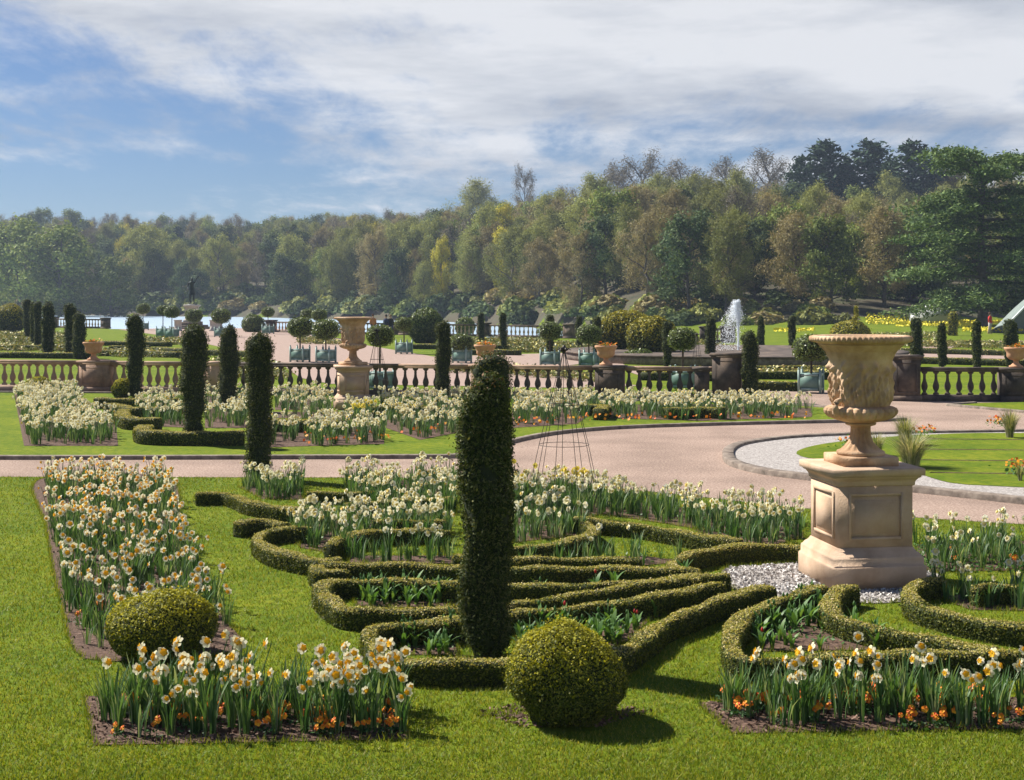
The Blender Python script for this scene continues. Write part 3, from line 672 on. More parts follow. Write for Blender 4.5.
def relief(T, z, r):
    """generic carved frieze: drapery folds, standing shapes, leaves"""
    d = np.zeros_like(T)
    band = np.exp(-((z-.83)/.24)**6)
    rng = np.random.default_rng(4)
    for i in range(13):
        a = i/13*2*PI+rng.normal(0, .05); w = .13; dz = rng.uniform(-.03, .03)
        da = (T-a+PI) % (2*PI)-PI+.04*np.sin(z*14+i*1.7)
        d += .046*np.exp(-(da/(w*(.8+.4*(z<.80))))**2)*np.exp(-((z-.80-dz)/.17)**4)
        d += .052*np.exp(-((da-.02)/.085)**2-((z-1.02-dz)/.038)**2)
        d += .030*np.exp(-((da-.20)/.07)**2-((z-.92+.3*(da-.2))/.05)**2)
        d += .026*np.exp(-((da+.17)/.06)**2-((z-.74)/.10)**2)
    d += .009*np.sin(T*46+3*np.sin(z*9))*band*np.exp(-((z-.75)/.16)**2)
    d += .006*np.sin(T*21-z*60)*band
    g = np.exp(-((z-.47)/.085)**6)
    d += g*.018*np.abs(np.sin(T*15))-g*.006
    return d
def urn(loc, rz, lb, sc=1.0, n=420):
    e = empty('carved_stone_urn', loc, rz, sc); tag(e, lb, 'urn')
    MB().add(*square_lathe([(.30, 0), (.30, .085), (.295, .095)])).build('base', m_urn, e)
    foot = [(.001, .095), (.245, .095), (.255, .115), (.25, .135), (.215, .15), (.20, .155), (.165, .19), (.125, .235), (.105, .29), (.098, .36), (.105, .40), (.155, .415), (.165, .43), (.15, .445), (.001, .45)]
    MB().add(*lathe(foot, 72, lambda T, z, r: np.where((z > .15) & (z < .39), .010*np.cos(T*16), 0))).build('foot', m_urn, e, smooth=True)
    pr_ = [(.08, .435), (.17, .445), (.26, .47), (.33, .50), (.365, .54), (.372, .57), (.355, .60), (.325, .615), (.30, .62)]
    z0 = np.linspace(.62, 1.28, 110); rr = np.interp(z0, [.62, .70, .85, 1.0, 1.12, 1.20, 1.28], [.285, .288, .295, .31, .335, .375, .455])
    up = list(zip(rr, z0))
    low = []
    q = np.array(pr_); ts = np.linspace(0, len(pr_)-1, 60)
    low = [(np.interp(t, range(len(pr_)), q[:, 0]), np.interp(t, range(len(pr_)), q[:, 1])) for t in ts]
    def disp(T, z, r):
        z = z
        zz = z; d = relief(T, zz*1.0, r)*np.where(zz > .62, 1, 0)
        g = (zz <= .615); d = d+np.where(g, (.034*np.abs(np.sin(T*13))-.014)*np.clip((zz-.45)/.06, 0, 1)*np.clip((.62-zz)/.02, 0, 1)**.5, 0)
        return d
    MB().add(*lathe(low+up, n, disp)).build('bowl', m_urn, e, smooth=True)
    rim = [(.30, 1.24), (.455, 1.285), (.475, 1.295), (.505, 1.30), (.53, 1.315), (.535, 1.335), (.53, 1.36), (.50, 1.372), (.46, 1.37), (.43, 1.33), (.30, 1.28)]
    MB().add(*lathe(rim, 240, lambda T, z, r: np.where((r > .5), .010*np.cos(T*60), 0))).build('rim', m_urn, e, smooth=True)
    for k in range(2):      # scrolled lugs on the shoulder
        a = k*PI+.5; h_ = MB(); c = np.array([.34*math.cos(a), .34*math.sin(a), .62])
        h_.add(*tube([c+np.array([math.cos(a)*.07*math.cos(t), math.sin(a)*.07*math.cos(t), .07*math.sin(t)]) for t in np.linspace(-1.8, 2.6, 12)], np.linspace(.045, .02, 12), 8)); h_.build('lug', m_urn, e, smooth=True)
    return e
PX, PY = 3.735, 15.0
pedestal((PX, PY, 0), R(8), 'big sandstone pedestal carrying the nearer urn, at right')
urn((PX, PY, 1.25), R(8), 'nearer and larger looking carved urn on the pedestal at right')
qx, qy, _ = G(353, 408.5)
pedestal((qx, qy, 0), R(14), 'farther sandstone pedestal among daffodils, in front of the balustrade', .96)
urn((qx, qy, 1.25*.96), R(40), 'farther carved urn standing on the small-looking pedestal left of centre', .97)
def small_urn(loc, lb, plant):
    e = empty('planted_urn', loc); tag(e, lb, 'urn', 'planted urns on the balustrade piers')
    prof = [(.001, 0), (.20, 0), (.20, .05), (.15, .07), (.09, .13), (.07, .19), (.09, .215), (.20, .25), (.26, .33), (.265, .40), (.28, .46), (.33, .53), (.345, .56), (.34, .60), (.29, .60), (.27, .56), (.001, .55)]
    MB().add(*lathe(prof, 40, lambda T, z, r: np.where((z > .24) & (z < .4), .008*np.cos(T*20), 0))).build('bowl', m_terra, e, smooth=True)
    rng = np.random.default_rng(int(abs(loc[0])*10)+99); P = rng.normal(0, 1, (160, 3))*np.array([.13, .13, .03])+np.array([0, 0, .61]); mb = MB()
    mb.add(*leaves(P[:110], np.tile([0, 0, 1.], (110, 1)), .07, rng, .8, .6), 0); mb.add(*leaves(P[110:]+np.array([0, 0, .03]), np.tile([0, 0, 1.], (50, 1)), .055, rng, .6, .9), 1)
    o = mb.build('trailing_flowers', [m_bed, m_pansy_o], None, loc=loc); tag(o, plant, 'flowers')
for px, top, lb, pl in ((93.5, 1.02, 'terracotta coloured planted urn on the leftmost reddish pier', 'low flowers filling the urn on the leftmost pier'), (485, 1.02, 'planted urn on the pier just behind the front yew column', 'orange flowers in the urn behind the front yew column'),
                    (606, 1.02, 'planted urn with orange flowers on the pier right of centre', 'orange flowers in the pier urn right of centre')):
    p = a_+d_*dist_at(A0, A1, px); small_urn((p[0], p[1], top), lb, pl)
b_, db_, _, _ = along(B0, B1); p = b_+db_*dist_at(B0, B1, 1016); small_urn((p[0], p[1], 1.0), 'planted urn on the pier at the right edge of the photo', 'orange flowers in the urn at the right edge')

# ------------------------------------------------------------------ clipped hedges, columns, balls
OBST = []
def hedge(px_line, lb, h=.185, w=.145, closed=False, density=9000, leaf=.021, top_z=True, world=None, group=None, step=.05):
    P0 = world if world is not None else [G(x, y, h) for x, y in px_line]
    P = smooth_line(P0, step, closed); P[:, 2] = 0
    T = np.gradient(P, axis=0); T[:, 2] = 0; T /= np.linalg.norm(T, axis=1, keepdims=True)+1e-9
    Nn = np.stack([-T[:, 1], T[:, 0], T[:, 2]], 1); n = len(P)
    rng = np.random.default_rng(int(abs(P[0, 0]*977+P[0, 1]*131)) % 100000)
    hw = w/2; cs = [(-hw*.92, 0), (-hw*1.02, h*.45), (-hw, h*.85), (-hw*.82, h*.985), (-hw*.3, h), (hw*.3, h), (hw*.82, h*.985), (hw, h*.85), (hw*1.02, h*.45), (hw*.92, 0)]
    k = len(cs); s = np.arange(n)*step
    wv = .014*np.sin(s*3.1+rng.random()*6)+.010*np.sin(s*7.7+rng.random()*6); hv = .012*np.sin(s*2.3+rng.random()*6)+.010*np.sin(s*9.1)
    V = np.zeros((n, k, 3))
    for j, (a, b) in enumerate(cs):
        V[:, j] = P+Nn*(a*(1+wv/w*2))[:, None] if np.ndim(a) else P+Nn*(a+np.sign(a)*wv)[:, None]
        V[:, j, 2] = b+(hv if b > h*.5 else 0)
    V = V.reshape(-1, 3); V += rng.normal(0, .0025, V.shape)
    F = [(i*k+j+1, i*k+j, i*k+k+j, i*k+k+j+1) for i in range(n-1) for j in range(k-1)]
    F += [tuple(range(k)), tuple(range(n*k-1, n*k-k-1, -1))]
    length = np.sum(np.linalg.norm(np.diff(P, axis=0), axis=1)); cnt_ = int(length*(w+2*h)*density)
    SP, SN = tri_samples(V, F, cnt_, rng); c = np.array([0, 0, 1.0])
    # outward
    up = SP[:, 2] > h*.90; SN[up & (SN[:, 2] < 0)] *= -1
    SP = SP+SN*(rng.uniform(-.004, .012, (cnt_, 1))+(rng.random((cnt_, 1)) < .025)*rng.uniform(.005, .025, (cnt_, 1)))
    V2 = V.copy(); mb = MB(); mb.add(V2, F, 0)
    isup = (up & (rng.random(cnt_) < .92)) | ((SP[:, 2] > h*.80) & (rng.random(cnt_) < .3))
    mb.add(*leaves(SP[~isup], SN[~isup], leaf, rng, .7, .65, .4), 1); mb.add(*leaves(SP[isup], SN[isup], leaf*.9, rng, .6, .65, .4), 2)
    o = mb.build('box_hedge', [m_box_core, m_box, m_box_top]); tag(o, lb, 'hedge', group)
    OBST.append((P[:, :2], hw+.02)); return o
NEAR = 'clipped box hedges of the parterre'
HL = [
 ([(196, 493), (212, 492.5), (228, 493), (240, 497), (253, 502), (270, 505.5), (290, 508), (315, 509)], 'low box hedge at the parterre far left, flat end then curving right'),
 ([(238, 523), (252, 521), (270, 521), (286, 524)], 'short dark hedge stub above the curled hedge end at left'),
 ([(310, 528), (284, 527), (266, 530), (258, 537), (262, 544), (280, 551), (300, 556), (322, 559), (341, 558)], 'hedge curling round the white daffodils at the parterre left'),
 ([(316, 566), (322, 571), (345, 568)], 'tiny hedge link at the left end of the long straight hedges'),
 ([(322, 563), (345, 565), (387, 564), (460, 565.5), (520, 566.5), (600, 568), (660, 569), (700, 570)], 'long straight hedge, uppermost of the fan of hedges'),
 ([(700, 579), (611, 582), (540, 584), (460, 583), (400, 580.5), (357, 580), (328, 581), (322, 590), (336, 602), (348, 609), (387, 610), (460, 609.5), (514, 602), (611, 588), (685, 577), (728, 573)], 'long hedge loop with a pointed left end, second from the top of the fan'),
 ([(722, 584), (698, 588), (611, 601), (510, 613), (460, 620), (413, 623), (374, 628), (372, 640), (390, 655), (430, 661), (480, 661), (530, 660), (590, 657), (625, 648), (643, 635), (662, 622), (700, 607), (741, 592), (770, 585)], 'nearest hedge loop around the front yew column, behind the big ball'),
 ([(574, 518), (611, 521), (654, 526), (698, 534), (740, 541)], 'slender curved hedge below the wire obelisk on the lawn'),
 ([(678, 568), (672, 562), (690, 553), (724, 547.5), (763, 545), (800, 547), (812, 552)], 'thick curved hedge left of the big pedestal'),
 ([(510, 547), (540, 545), (565, 541), (588, 535), (594, 528), (585, 522)], 'curved hedge round the daffodils just right of the front yew column'),
 ([(330, 545), (343, 537), (367, 532), (400, 529), (450, 529.5)], 'curved inner hedge left of the front yew column'),
 ([(455, 556), (512, 558.5), (580, 558), (640, 557)], 'straight hedge piece above the fan, right of the yew column'),
 ([(307, 492), (340, 491.5), (375, 492)], 'short straight hedge in the back daffodils, left one'),
 ([(345, 503), (400, 500), (455, 498)], 'straight hedge in the back daffodils, middle one'),
 ([(373, 522), (410, 521), (446, 521)], 'short straight hedge among daffodils close left of the yew column'),
 ([(856, 587), (841, 589), (832, 597), (831, 609), (848, 619), (883, 627), (927, 636), (970, 645), (992, 650)], 'hedge sweeping right from in front of the big pedestal'),
 ([(822, 585), (800, 591), (776, 600), (748, 613), (735, 625), (731, 640), (736, 653), (750, 657.5), (787, 657), (831, 655), (874, 654), (940, 653), (992, 652.5), (1060, 652)], 'round ended hedge behind the right front daffodils'),
 ([(940, 579), (918, 583), (909, 590), (915, 599), (935, 608), (970, 617), (1024, 626), (1080, 632)], 'curved hedge right of the big pedestal at the right edge'),
 ([(975, 588), (990, 586), (1024, 585), (1080, 585)], 'straight hedge inside the curved one at the right edge'),
]
for pl, lb in HL: hedge(pl, lb, group=None)
HL2 = [([(96, 398.3), (130, 398.6), (177, 399)], 'short low hedge behind the balls, left of the upper bed'), ([(109, 404), (122, 405), (135, 407), (180, 407.5)], 'second low hedge step in the left of the upper bed'),
 ([(124, 409), (122, 413), (130, 417), (158, 418)], 'bent low hedge at the left tip of the upper bed'), ([(146, 425), (142, 429), (155, 431), (200, 431.5), (243, 431.5)], 'hedge in front of the second row yew column, left'),
 ([(273, 419), (310, 420), (342, 421.5)], 'low hedge among the daffodils before the farther pedestal'), ([(371, 406.5), (405, 406), (436, 407)], 'dark low hedge right of the farther pedestal'),
 ([(576, 404.5), (590, 404), (604, 405), (600, 409)], 'short hedge end in the middle of the upper bed'), ([(666, 408), (700, 407), (724, 408)], 'short hedge at the right of the upper bed')]
for pl, lb in HL2: hedge(pl, lb, h=.28, w=.34, density=2200, leaf=.035, step=.1)

def foliage_solid(V, F, npts, leaf, rng, jit=.7, asp=.5, out=.02):
    SP, SN = tri_samples(V, F, npts, rng); hole = np.sin(SP[:, 0]*23+SP[:, 2]*9)+np.sin(SP[:, 1]*21-SP[:, 2]*13)+np.sin(SP[:, 2]*17+SP[:, 0]*5)
    SP = SP+SN*(rng.uniform(-.25, 1, (npts, 1))+(rng.random((npts, 1)) < .03)*rng.uniform(.5, 2.2, (npts, 1))-np.clip(hole-1.5, 0, 1.2)[:, None]*1.3)*out
    return SP, SN
def yew_column(px, base, top, w_px, lb, npts=9000, leaf=.035, tip=False, name='yew_column', group=None, world=None, mats=None, dims=None):
    x, y, _ = G(px, base); k = 1400/y; h = (base-top)/k; r = w_px/k/2
    seed = int(abs(px*7+base)) ; rng = np.random.default_rng(seed)
    e = empty(name, (x, y, 0), rng.uniform(0, 6)); tag(e, lb, 'topiary', group)
    zz = np.concatenate([np.linspace(.06, h-r*1.25, 22), h-r*1.25+r*1.25*np.sin(np.linspace(.12, 1.5, 9))])
    rr = np.concatenate([r*np.interp(np.linspace(0, 1, 22), [0, .06, .3, .7, 1], [.60, .78, .93, 1.03, .98]), r*np.cos(np.linspace(.12, 1.5, 9))])
    zz[-1] = h; rr[-1] = .02
    V, F = lathe(list(zip(rr*.93, zz)), 28, None)
    V = V.copy(); nb = wobble(V, .055*r/.23, 4.2, seed); nb2 = wobble(V, .03*r/.23, 13, seed+1)
    rad = np.linalg.norm(V[:, :2], axis=1, keepdims=True)+1e-6; V[:, :2] += V[:, :2]/rad*(nb+nb2)[:, None]
    mb = MB(); mb.add(V*np.array([.93, .93, .995]), F, 0)
    SP, SN = foliage_solid(V, F, npts, leaf, rng, out=.045*r/.23)
    top_m = (SP[:, 2] > h-.12) & (rng.random(npts) < .12) & tip
    N2 = SN+np.array([0, 0, .5])
    mb.add(*leaves(SP[~top_m], N2[~top_m], leaf, rng, .9, .42, .5), 1)
    if top_m.any(): mb.add(*leaves(SP[top_m], N2[top_m], leaf, rng, .8, .5, .5), 2)
    link('foliage', mb.mesh('yew_foliage', mats or [m_yew_core, m_yew, m_yew_tip]), e)
    MB().add(*tube([(0, 0, -.03), (0, 0, .2)], [.05, .045], 8)).build('trunk', m_bare, e)
    OBST.append((np.array([[x, y]]), r*.8)); return e
yew_column(486, 656, 375, 51, 'tall dark yew column in the centre foreground with orange tinged top', 30000, .030, tip=True)
yew_column(491.5, 512, 354, 37, 'yew column hidden behind the front centre one, only its top showing', 9000, .032, tip=True)
yew_column(258.5, 479, 333, 28, 'yew column at the walk edge left of centre', 12000, .036)
yew_column(194, 444, 325, 24, 'yew column in the second row with a bare soil ring at its foot', 8000, .04)
yew_column(229, 411, 324, 19, 'yew column between the second row column and the walk edge column, farther back', 6000, .045)
yew_column(135, 398, 315, 16.5, 'yew column right before the balustrade beside the small ball, left', 5000, .05)
yew_column(443, 404, 321, 15.5, 'yew column before the balustrade right of the farther urn', 5000, .05)
yew_column(750, 402, 331, 15, 'loose uneven yew column beside the tall black pier', 4500, .05)
far_cols = [(27, 340, 299, 7.5, 'leftmost thin yew of the left background row'), (33.5, 344, 302, 6.5, 'second thin yew from the left in the background row'), (38, 349, 302, 8, 'third thin yew from the left in the background row'),
 (48, 357, 302, 12, 'broad yew with a pale seam, fourth in the left background row'), (70, 358, 304, 11.5, 'dark yew standing apart, left of the leftmost urn'), (78.5, 359, 312, 12.5, 'shorter dark yew against the leftmost urn'),
 (550, 356, 315, 7, 'thin yew behind the ball tree right of the centre urn'), (579, 350, 316, 7, 'thin yew between the two ball trees right of centre'), (597, 361, 317, 7.5, 'thin yew close behind the second ball tree right of centre'),
 (667, 367, 321, 8.5, 'yew column in front of the round golden yews'), (711, 363, 317, 10, 'yew column left of the fountain jet'), (761, 350, 316, 6.5, 'thin yew just right of the fountain jet'), (792, 353, 316, 6.5, 'thin yew left of the big urn rim'),
 (916, 369, 318, 12, 'yew column right of the big urn bowl'), (942, 367, 323, 8, 'narrow yew second right of the big urn'), (977, 370, 320, 9, 'yew column under the cedar trunk'), (1010, 369, 320, 12.5, 'broad yew at the right edge beyond the balustrade'),
 (481, 344, 313, 6, 'thin far yew left of the centre, above the pier urn'), (503, 350, 313, 6.5, 'thin far yew just above the front column')]
for px, b, t, w, lb in far_cols: yew_column(px, b, t, w, lb, 2200, .085)
yew_column(953, 337, 312, 10, 'yellow-green clipped cone on the right lawn', 1500, .12, mats=[m_box_core, m_golden, m_golden], name='golden_yew')

def ball(px, base, top, w_px, lb, npts, leaf, mats=None, name='box_ball', flat=1.0, core=m_box_core, z=None, cat='topiary', group=None):
    x, y, _ = G(px, base); k = 1400/y; r = w_px/k/2
    hh = (base-top)/k; seed = int(px*3+base); rng = np.random.default_rng(seed)
    # true height: the top of a ball is its near-upper tangent
    hh = min(hh, 2*r*.97)*flat
    th = np.linspace(-PI/2*.72, PI/2*.985, 22); prof = [(max(.01, r*math.cos(t)*.96), hh*(math.sin(t)-math.sin(th[0]))/(1-math.sin(th[0]))) for t in th]
    V, F = lathe(prof, 40); V = V.copy(); nb = wobble(V, .034*r/.4, 5/r*.4, seed); c = np.array([0, 0, hh*.45]); D = V-c; D /= np.linalg.norm(D, axis=1, keepdims=True); V += D*nb[:, None]
    SP, SN = foliage_solid(V, F, npts, leaf, rng, out=.02*r/.4)
    mb = MB(); mb.add(c+(V-c)*.95, F, 0)
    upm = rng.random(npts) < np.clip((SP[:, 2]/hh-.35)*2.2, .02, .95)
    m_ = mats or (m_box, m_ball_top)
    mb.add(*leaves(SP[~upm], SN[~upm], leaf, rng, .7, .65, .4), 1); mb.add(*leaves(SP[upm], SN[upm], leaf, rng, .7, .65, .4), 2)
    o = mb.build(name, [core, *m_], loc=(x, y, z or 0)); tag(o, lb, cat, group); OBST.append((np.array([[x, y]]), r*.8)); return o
def soil_disc(px, py, rx, ry, lb=None, z=.009):
    x, y, _ = G(px, py); k = 1400/y; rng = np.random.default_rng(int(abs(px)))
    P = [(x+(rx/k)*math.cos(t)*rng.uniform(.92, 1.06), y+(ry/(3/y*k))*math.sin(t)*rng.uniform(.92, 1.06)) for t in np.linspace(0, 2*PI, 26, endpoint=False)]
    return sheet('soil_bed', P, z, m_soil)
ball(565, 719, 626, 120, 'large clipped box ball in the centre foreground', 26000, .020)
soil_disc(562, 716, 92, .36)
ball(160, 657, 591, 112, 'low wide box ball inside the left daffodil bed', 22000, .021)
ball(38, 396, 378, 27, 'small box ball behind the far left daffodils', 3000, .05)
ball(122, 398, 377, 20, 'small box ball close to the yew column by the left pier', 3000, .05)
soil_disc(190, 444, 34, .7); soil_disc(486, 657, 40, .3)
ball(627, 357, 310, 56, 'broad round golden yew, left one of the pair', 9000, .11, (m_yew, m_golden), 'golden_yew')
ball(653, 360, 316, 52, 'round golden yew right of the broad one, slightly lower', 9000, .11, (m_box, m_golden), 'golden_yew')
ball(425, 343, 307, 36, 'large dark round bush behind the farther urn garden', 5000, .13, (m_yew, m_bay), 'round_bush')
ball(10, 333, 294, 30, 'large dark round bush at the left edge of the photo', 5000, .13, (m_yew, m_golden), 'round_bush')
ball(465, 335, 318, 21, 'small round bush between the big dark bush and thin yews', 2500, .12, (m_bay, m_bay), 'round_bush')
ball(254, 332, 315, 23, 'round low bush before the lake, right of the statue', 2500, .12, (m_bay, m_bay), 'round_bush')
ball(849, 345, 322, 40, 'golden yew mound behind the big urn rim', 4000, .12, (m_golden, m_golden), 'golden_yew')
# spiral finial topiary behind the urn rim
x, y, _ = G(854, 345); mb = MB(); rng = np.random.default_rng(2); P = []
for t in np.linspace(0, 1, 260): P.append(np.array([.25*math.cos(t*9)*(1-t)+.15*t, .25*math.sin(t*9)*(1-t), 1.0+1.55*t])+rng.normal(0, .10*(1.1-t), 3))
P = np.array(P); P = np.repeat(P, 5, 0)+rng.normal(0, .06, (1300, 3)); mb.add(*leaves(P, rng.normal(size=P.shape), .10, rng, .6, .6)); tag(mb.build('topiary_finial', m_golden, loc=(x, y, 0)), 'slim golden yew finial rising behind the big urn rim', 'topiary')

# ------------------------------------------------------------------ ball trees in painted planters
def planter_mesh():
    b = MB(); w, h = .62, .52
    b.add(*box((0, 0, .08+h/2), (w, w, h)))
    t = MB(); t.add(*box((0, 0, .36), (.07, .07, .72))); V, F = lathe([(.001, .72), (.022, .72), (.015, .735), (.032, .755), (.032, .77), (.018, .79), (.001, .80)], 10); t.add(V, F)
    r = MB().add(*box((0, -(w/2+.016), .57), (w-.10, .032, .07)))
    s = MB().add(*box((0, 0, .57), (w-.05, w-.05, .05)))
    return b.mesh('planter_box', m_planter), t.mesh('planter_posts', m_planter_light), r.mesh('planter_rails', m_planter_light), s.mesh('planter_soil', m_soil)
pmesh = planter_mesh()
def crown_ball(seed):
    rng = np.random.default_rng(seed); th = np.linspace(-PI/2*.9, PI/2*.985, 14); V, F = lathe([(max(.01, math.cos(t)*.93), math.sin(t)*.72+.04*math.sin(t*3)) for t in th], 24)
    V = V.copy(); V += V/np.linalg.norm(V, axis=1, keepdims=True)*wobble(V, .05, 4, seed)[:, None]; SP, SN = foliage_solid(V, F, 1900, .1, rng, out=.09)
    return MB().add(V*.93, F, 0).add(*leaves(SP, SN, .12, rng, .8, .55, .4), 1).mesh('ball_crown', [m_box_core, m_bay])
cbs = [crown_ball(1), crown_ball(2), crown_ball(3)]
def ball_tree(px, head_y, w_px, base, lb, planter=True, box_lb=None, i=[0], ps=1.0, stretch=1.0):
    x, y, _ = G(px, base); k = 1400/y; r = w_px/k/2; hz = (base-head_y)/k; i[0] += 1
    e = empty('ball_tree', (x, y, 0), i[0]*1.3); tag(e, lb, 'tree')
    link('crown', cbs[i[0] % 3], e, (0, 0, hz), 0, (r, r, r*stretch)); MB().add(*tube([(0, 0, .3 if planter else -.02), (.01, 0, hz*.6), (0, 0, hz)], [.045, .035, .03], 7)).build('trunk', m_bare, e)
    if planter:
        p = empty('wooden_planter', (x, y, 0), -.35, ps); tag(p, box_lb or lb.replace('ball tree', 'wooden planter holding the ball tree').replace('lollipop', ''), 'planter')
        link('box_panel', pmesh[0], p); [link('corner_post', pmesh[1], p, (sx_*.322, sy_*.322, 0)) for sx_ in (-1, 1) for sy_ in (-1, 1)]; [link('rail', pmesh[2], p, (0, 0, -.44*lv), a_q*PI/2) for a_q in range(4) for lv in (0, 1)]; link('soil', pmesh[3], p)
BT = [(300, 327, 27, 362, 'glossy ball tree, left of the pair before the great walk'), (326, 329.5, 28, 363, 'glossy ball tree, right of the pair before the great walk'), (380, 336, 29, 391, 'ball tree behind the wire obelisk by the farther urn'),
 (404, 324, 19, 354, 'small ball tree beside the large dark round bush'), (462, 343, 25, 363, 'broad low ball tree between farther urn and front column'), (550, 331, 25, 366, 'ball tree left of the centre pier urn'),
 (589, 334, 26, 367, 'ball tree directly behind the centre pier urn'), (683, 339, 31, 390, 'bright ball tree right of the golden yews'), (811, 348, 38, 393, 'largest ball tree left of the big urn'),
 (143, 308.5, 14, 330, 'tiny ball tree by the lake, left of the statue pair'), (163, 310, 13, 337, 'ball tree left of the statue, behind its neighbour'), (172, 312, 16, 338, 'ball tree left of the statue, nearer of two'),
 (194, 315.5, 18, 336, 'ball tree right below the bronze statue'), (221, 316, 20, 337, 'ball tree right of the statue beside a stone block'), (268, 312, 13.5, 334, 'tiny ball tree by the lake, right of the low bush'),
 (307, 314, 14, 336, 'tiny ball tree at the lake, left of a twin'), (319, 315, 16, 338, 'tiny ball tree at the lake, right of its twin')]
for px, hy, w, b, lb in BT: ball_tree(px, hy, w, b, lb, True, lb.replace('ball tree', 'green planter under the ball tree'), ps=1.05 if b > 350 else 1.15, stretch=1.0 if px != 811 else .95)
# ------------------------------------------------------------------ wire obelisks
def obelisk(px, base, top, w_px, lb, rods=9):
    x, y, _ = G(px, base); k = 1400/y; h = (base-top)/k; r = w_px/k/2
    e = empty('wire_obelisk', (x, y, 0)); tag(e, lb, 'plant support')
    for i in range(rods):
        a = i/rods*2*PI+.2; c, s = math.cos(a), math.sin(a)
        MB().add(*tube([(r*c, r*s, -.05), (r*.66*c, r*.66*s, h*.36), (r*.20*c, r*.20*s, h*.80), (.015*c, .015*s, h*.965)], .0045, 5)).build('rod', m_iron, e)
    for f, rr in ((.08, .93), (.36, .66), (.62, .40), (.80, .20)):
        MB().add(*tube([(r*rr*math.cos(t), r*rr*math.sin(t), h*f) for t in np.linspace(0, 2*PI, 25)], .0045, 5)).build('ring', m_iron, e)
    f_ = MB(); V, F = lathe([(.001, h*.95), (.03, h*.955), (.02, h*.97), (.045, h*.985), (.02, h*1.0), (.001, h*1.01)], 10); f_.add(V, F)
    for a in range(6): f_.add(*tube([(0, 0, h*.96), (.07*math.cos(a), .07*math.sin(a), h*.985), (.11*math.cos(a), .11*math.sin(a), h*.97)], [.012, .014, .003], 5))
    f_.build('finial', m_iron, e, smooth=True)
obelisk(564, 500, 346, 76, 'large wire obelisk over the daffodils, right of the front yew')
obelisk(377, 409, 329, 34, 'smaller wire obelisk right beside the farther pedestal')
obelisk(697, 393, 333, 22, 'thin wire obelisk behind the balustrade near the tall black pier')

# ------------------------------------------------------------------ fountain
fx, fy, fr = 11.3, 71.5, 8.6
e = empty('fountain_basin', (fx, fy, 0)); tag(e, 'wide round stone fountain basin beyond the balustrade', 'fountain')
MB().add(*lathe([(fr-.35, 0), (fr, 0), (fr, .30), (fr-.03, .36), (fr-.30, .36), (fr-.35, .30), (fr-.35, .02)], 96)).build('wall', m_kerb, e, smooth=False)
MB().add(*lathe([(fr-.45, .362), (fr+.08, .362), (fr+.08, .44), (fr-.45, .44)], 96)).build('rim', m_balu_dark, e)
V, F = lathe([(.001, .24), (fr-.36, .24)], 96); tag(MB().add(V, F[:96*1]).build('fountain_water', m_water, loc=(fx, fy, 0)), kind='structure')
m_jet = mat('falling_water', [(.90, .93, .96), (.95, .97, 1.0)], island=True, rough=.3, trans=.5, tcol=(.9, .95, 1))
rng = np.random.default_rng(9); n = 9000; t = rng.random(n); P = np.zeros((n, 3)); top = 2.8
kd = rng.random(n); up_ = kd < .30; hd = (kd >= .30) & (kd < .62)
P[:, 2] = np.where(up_, top*(t**.7)*(1-.10*np.abs(rng.normal(0, 1, n))), np.where(hd, top*(1-.33*t**1.3), top*(1-t**1.4)))
sp = np.where(up_, .025+.03*t, np.where(hd, .03+.17*t, .05+.36*t))
P[:, 0] = rng.normal(0, 1, n)*sp-np.where(up_, .0, np.where(hd, .10*t, .15+.75*t*rng.random(n))); P[:, 1] = rng.normal(0, 1, n)*sp; P[:, 2] *= 1-np.where(up_, 0, .09*np.abs(rng.normal(0, 1, n))); P[:, 2] += .24
mb = MB(); mb.add(*leaves(P, rng.normal(size=(n, 3)), .042, rng, .5, .7, .6)); tag(mb.build('water_jet', m_jet, loc=(fx+.25, fy, 0)), 'white plume of water rising from the round basin', 'fountain jet')
MB().add(*lathe([(.001, 0), (.12, 0), (.10, .3), (.04, .36), (.001, .36)], 16)).build('nozzle', m_bronze, e, smooth=True)

# ------------------------------------------------------------------ bronze figure on its plinth, by the lake; visitors
def skin_body(name, joints, edges, m, parent=None, loc=(0, 0, 0), rz=0, sc=1.0, sub=2):
    me = bpy.data.meshes.new(name); me.from_pydata([j[:3] for j in joints], edges, []); me.materials.append(m)
    o = link(name, me, parent, loc, rz, (sc, sc, sc)); md = o.modifiers.new('Skin', 'SKIN')
    if not me.skin_vertices: me.skin_vertices.new()
    for i, j in enumerate(joints): me.skin_vertices[0].data[i].radius = (j[3], j[4] if len(j) > 4 else j[3]); 
    me.skin_vertices[0].data[0].use_root = True
    s = o.modifiers.new('Sub', 'SUBSURF'); s.levels = sub; s.render_levels = sub; return o
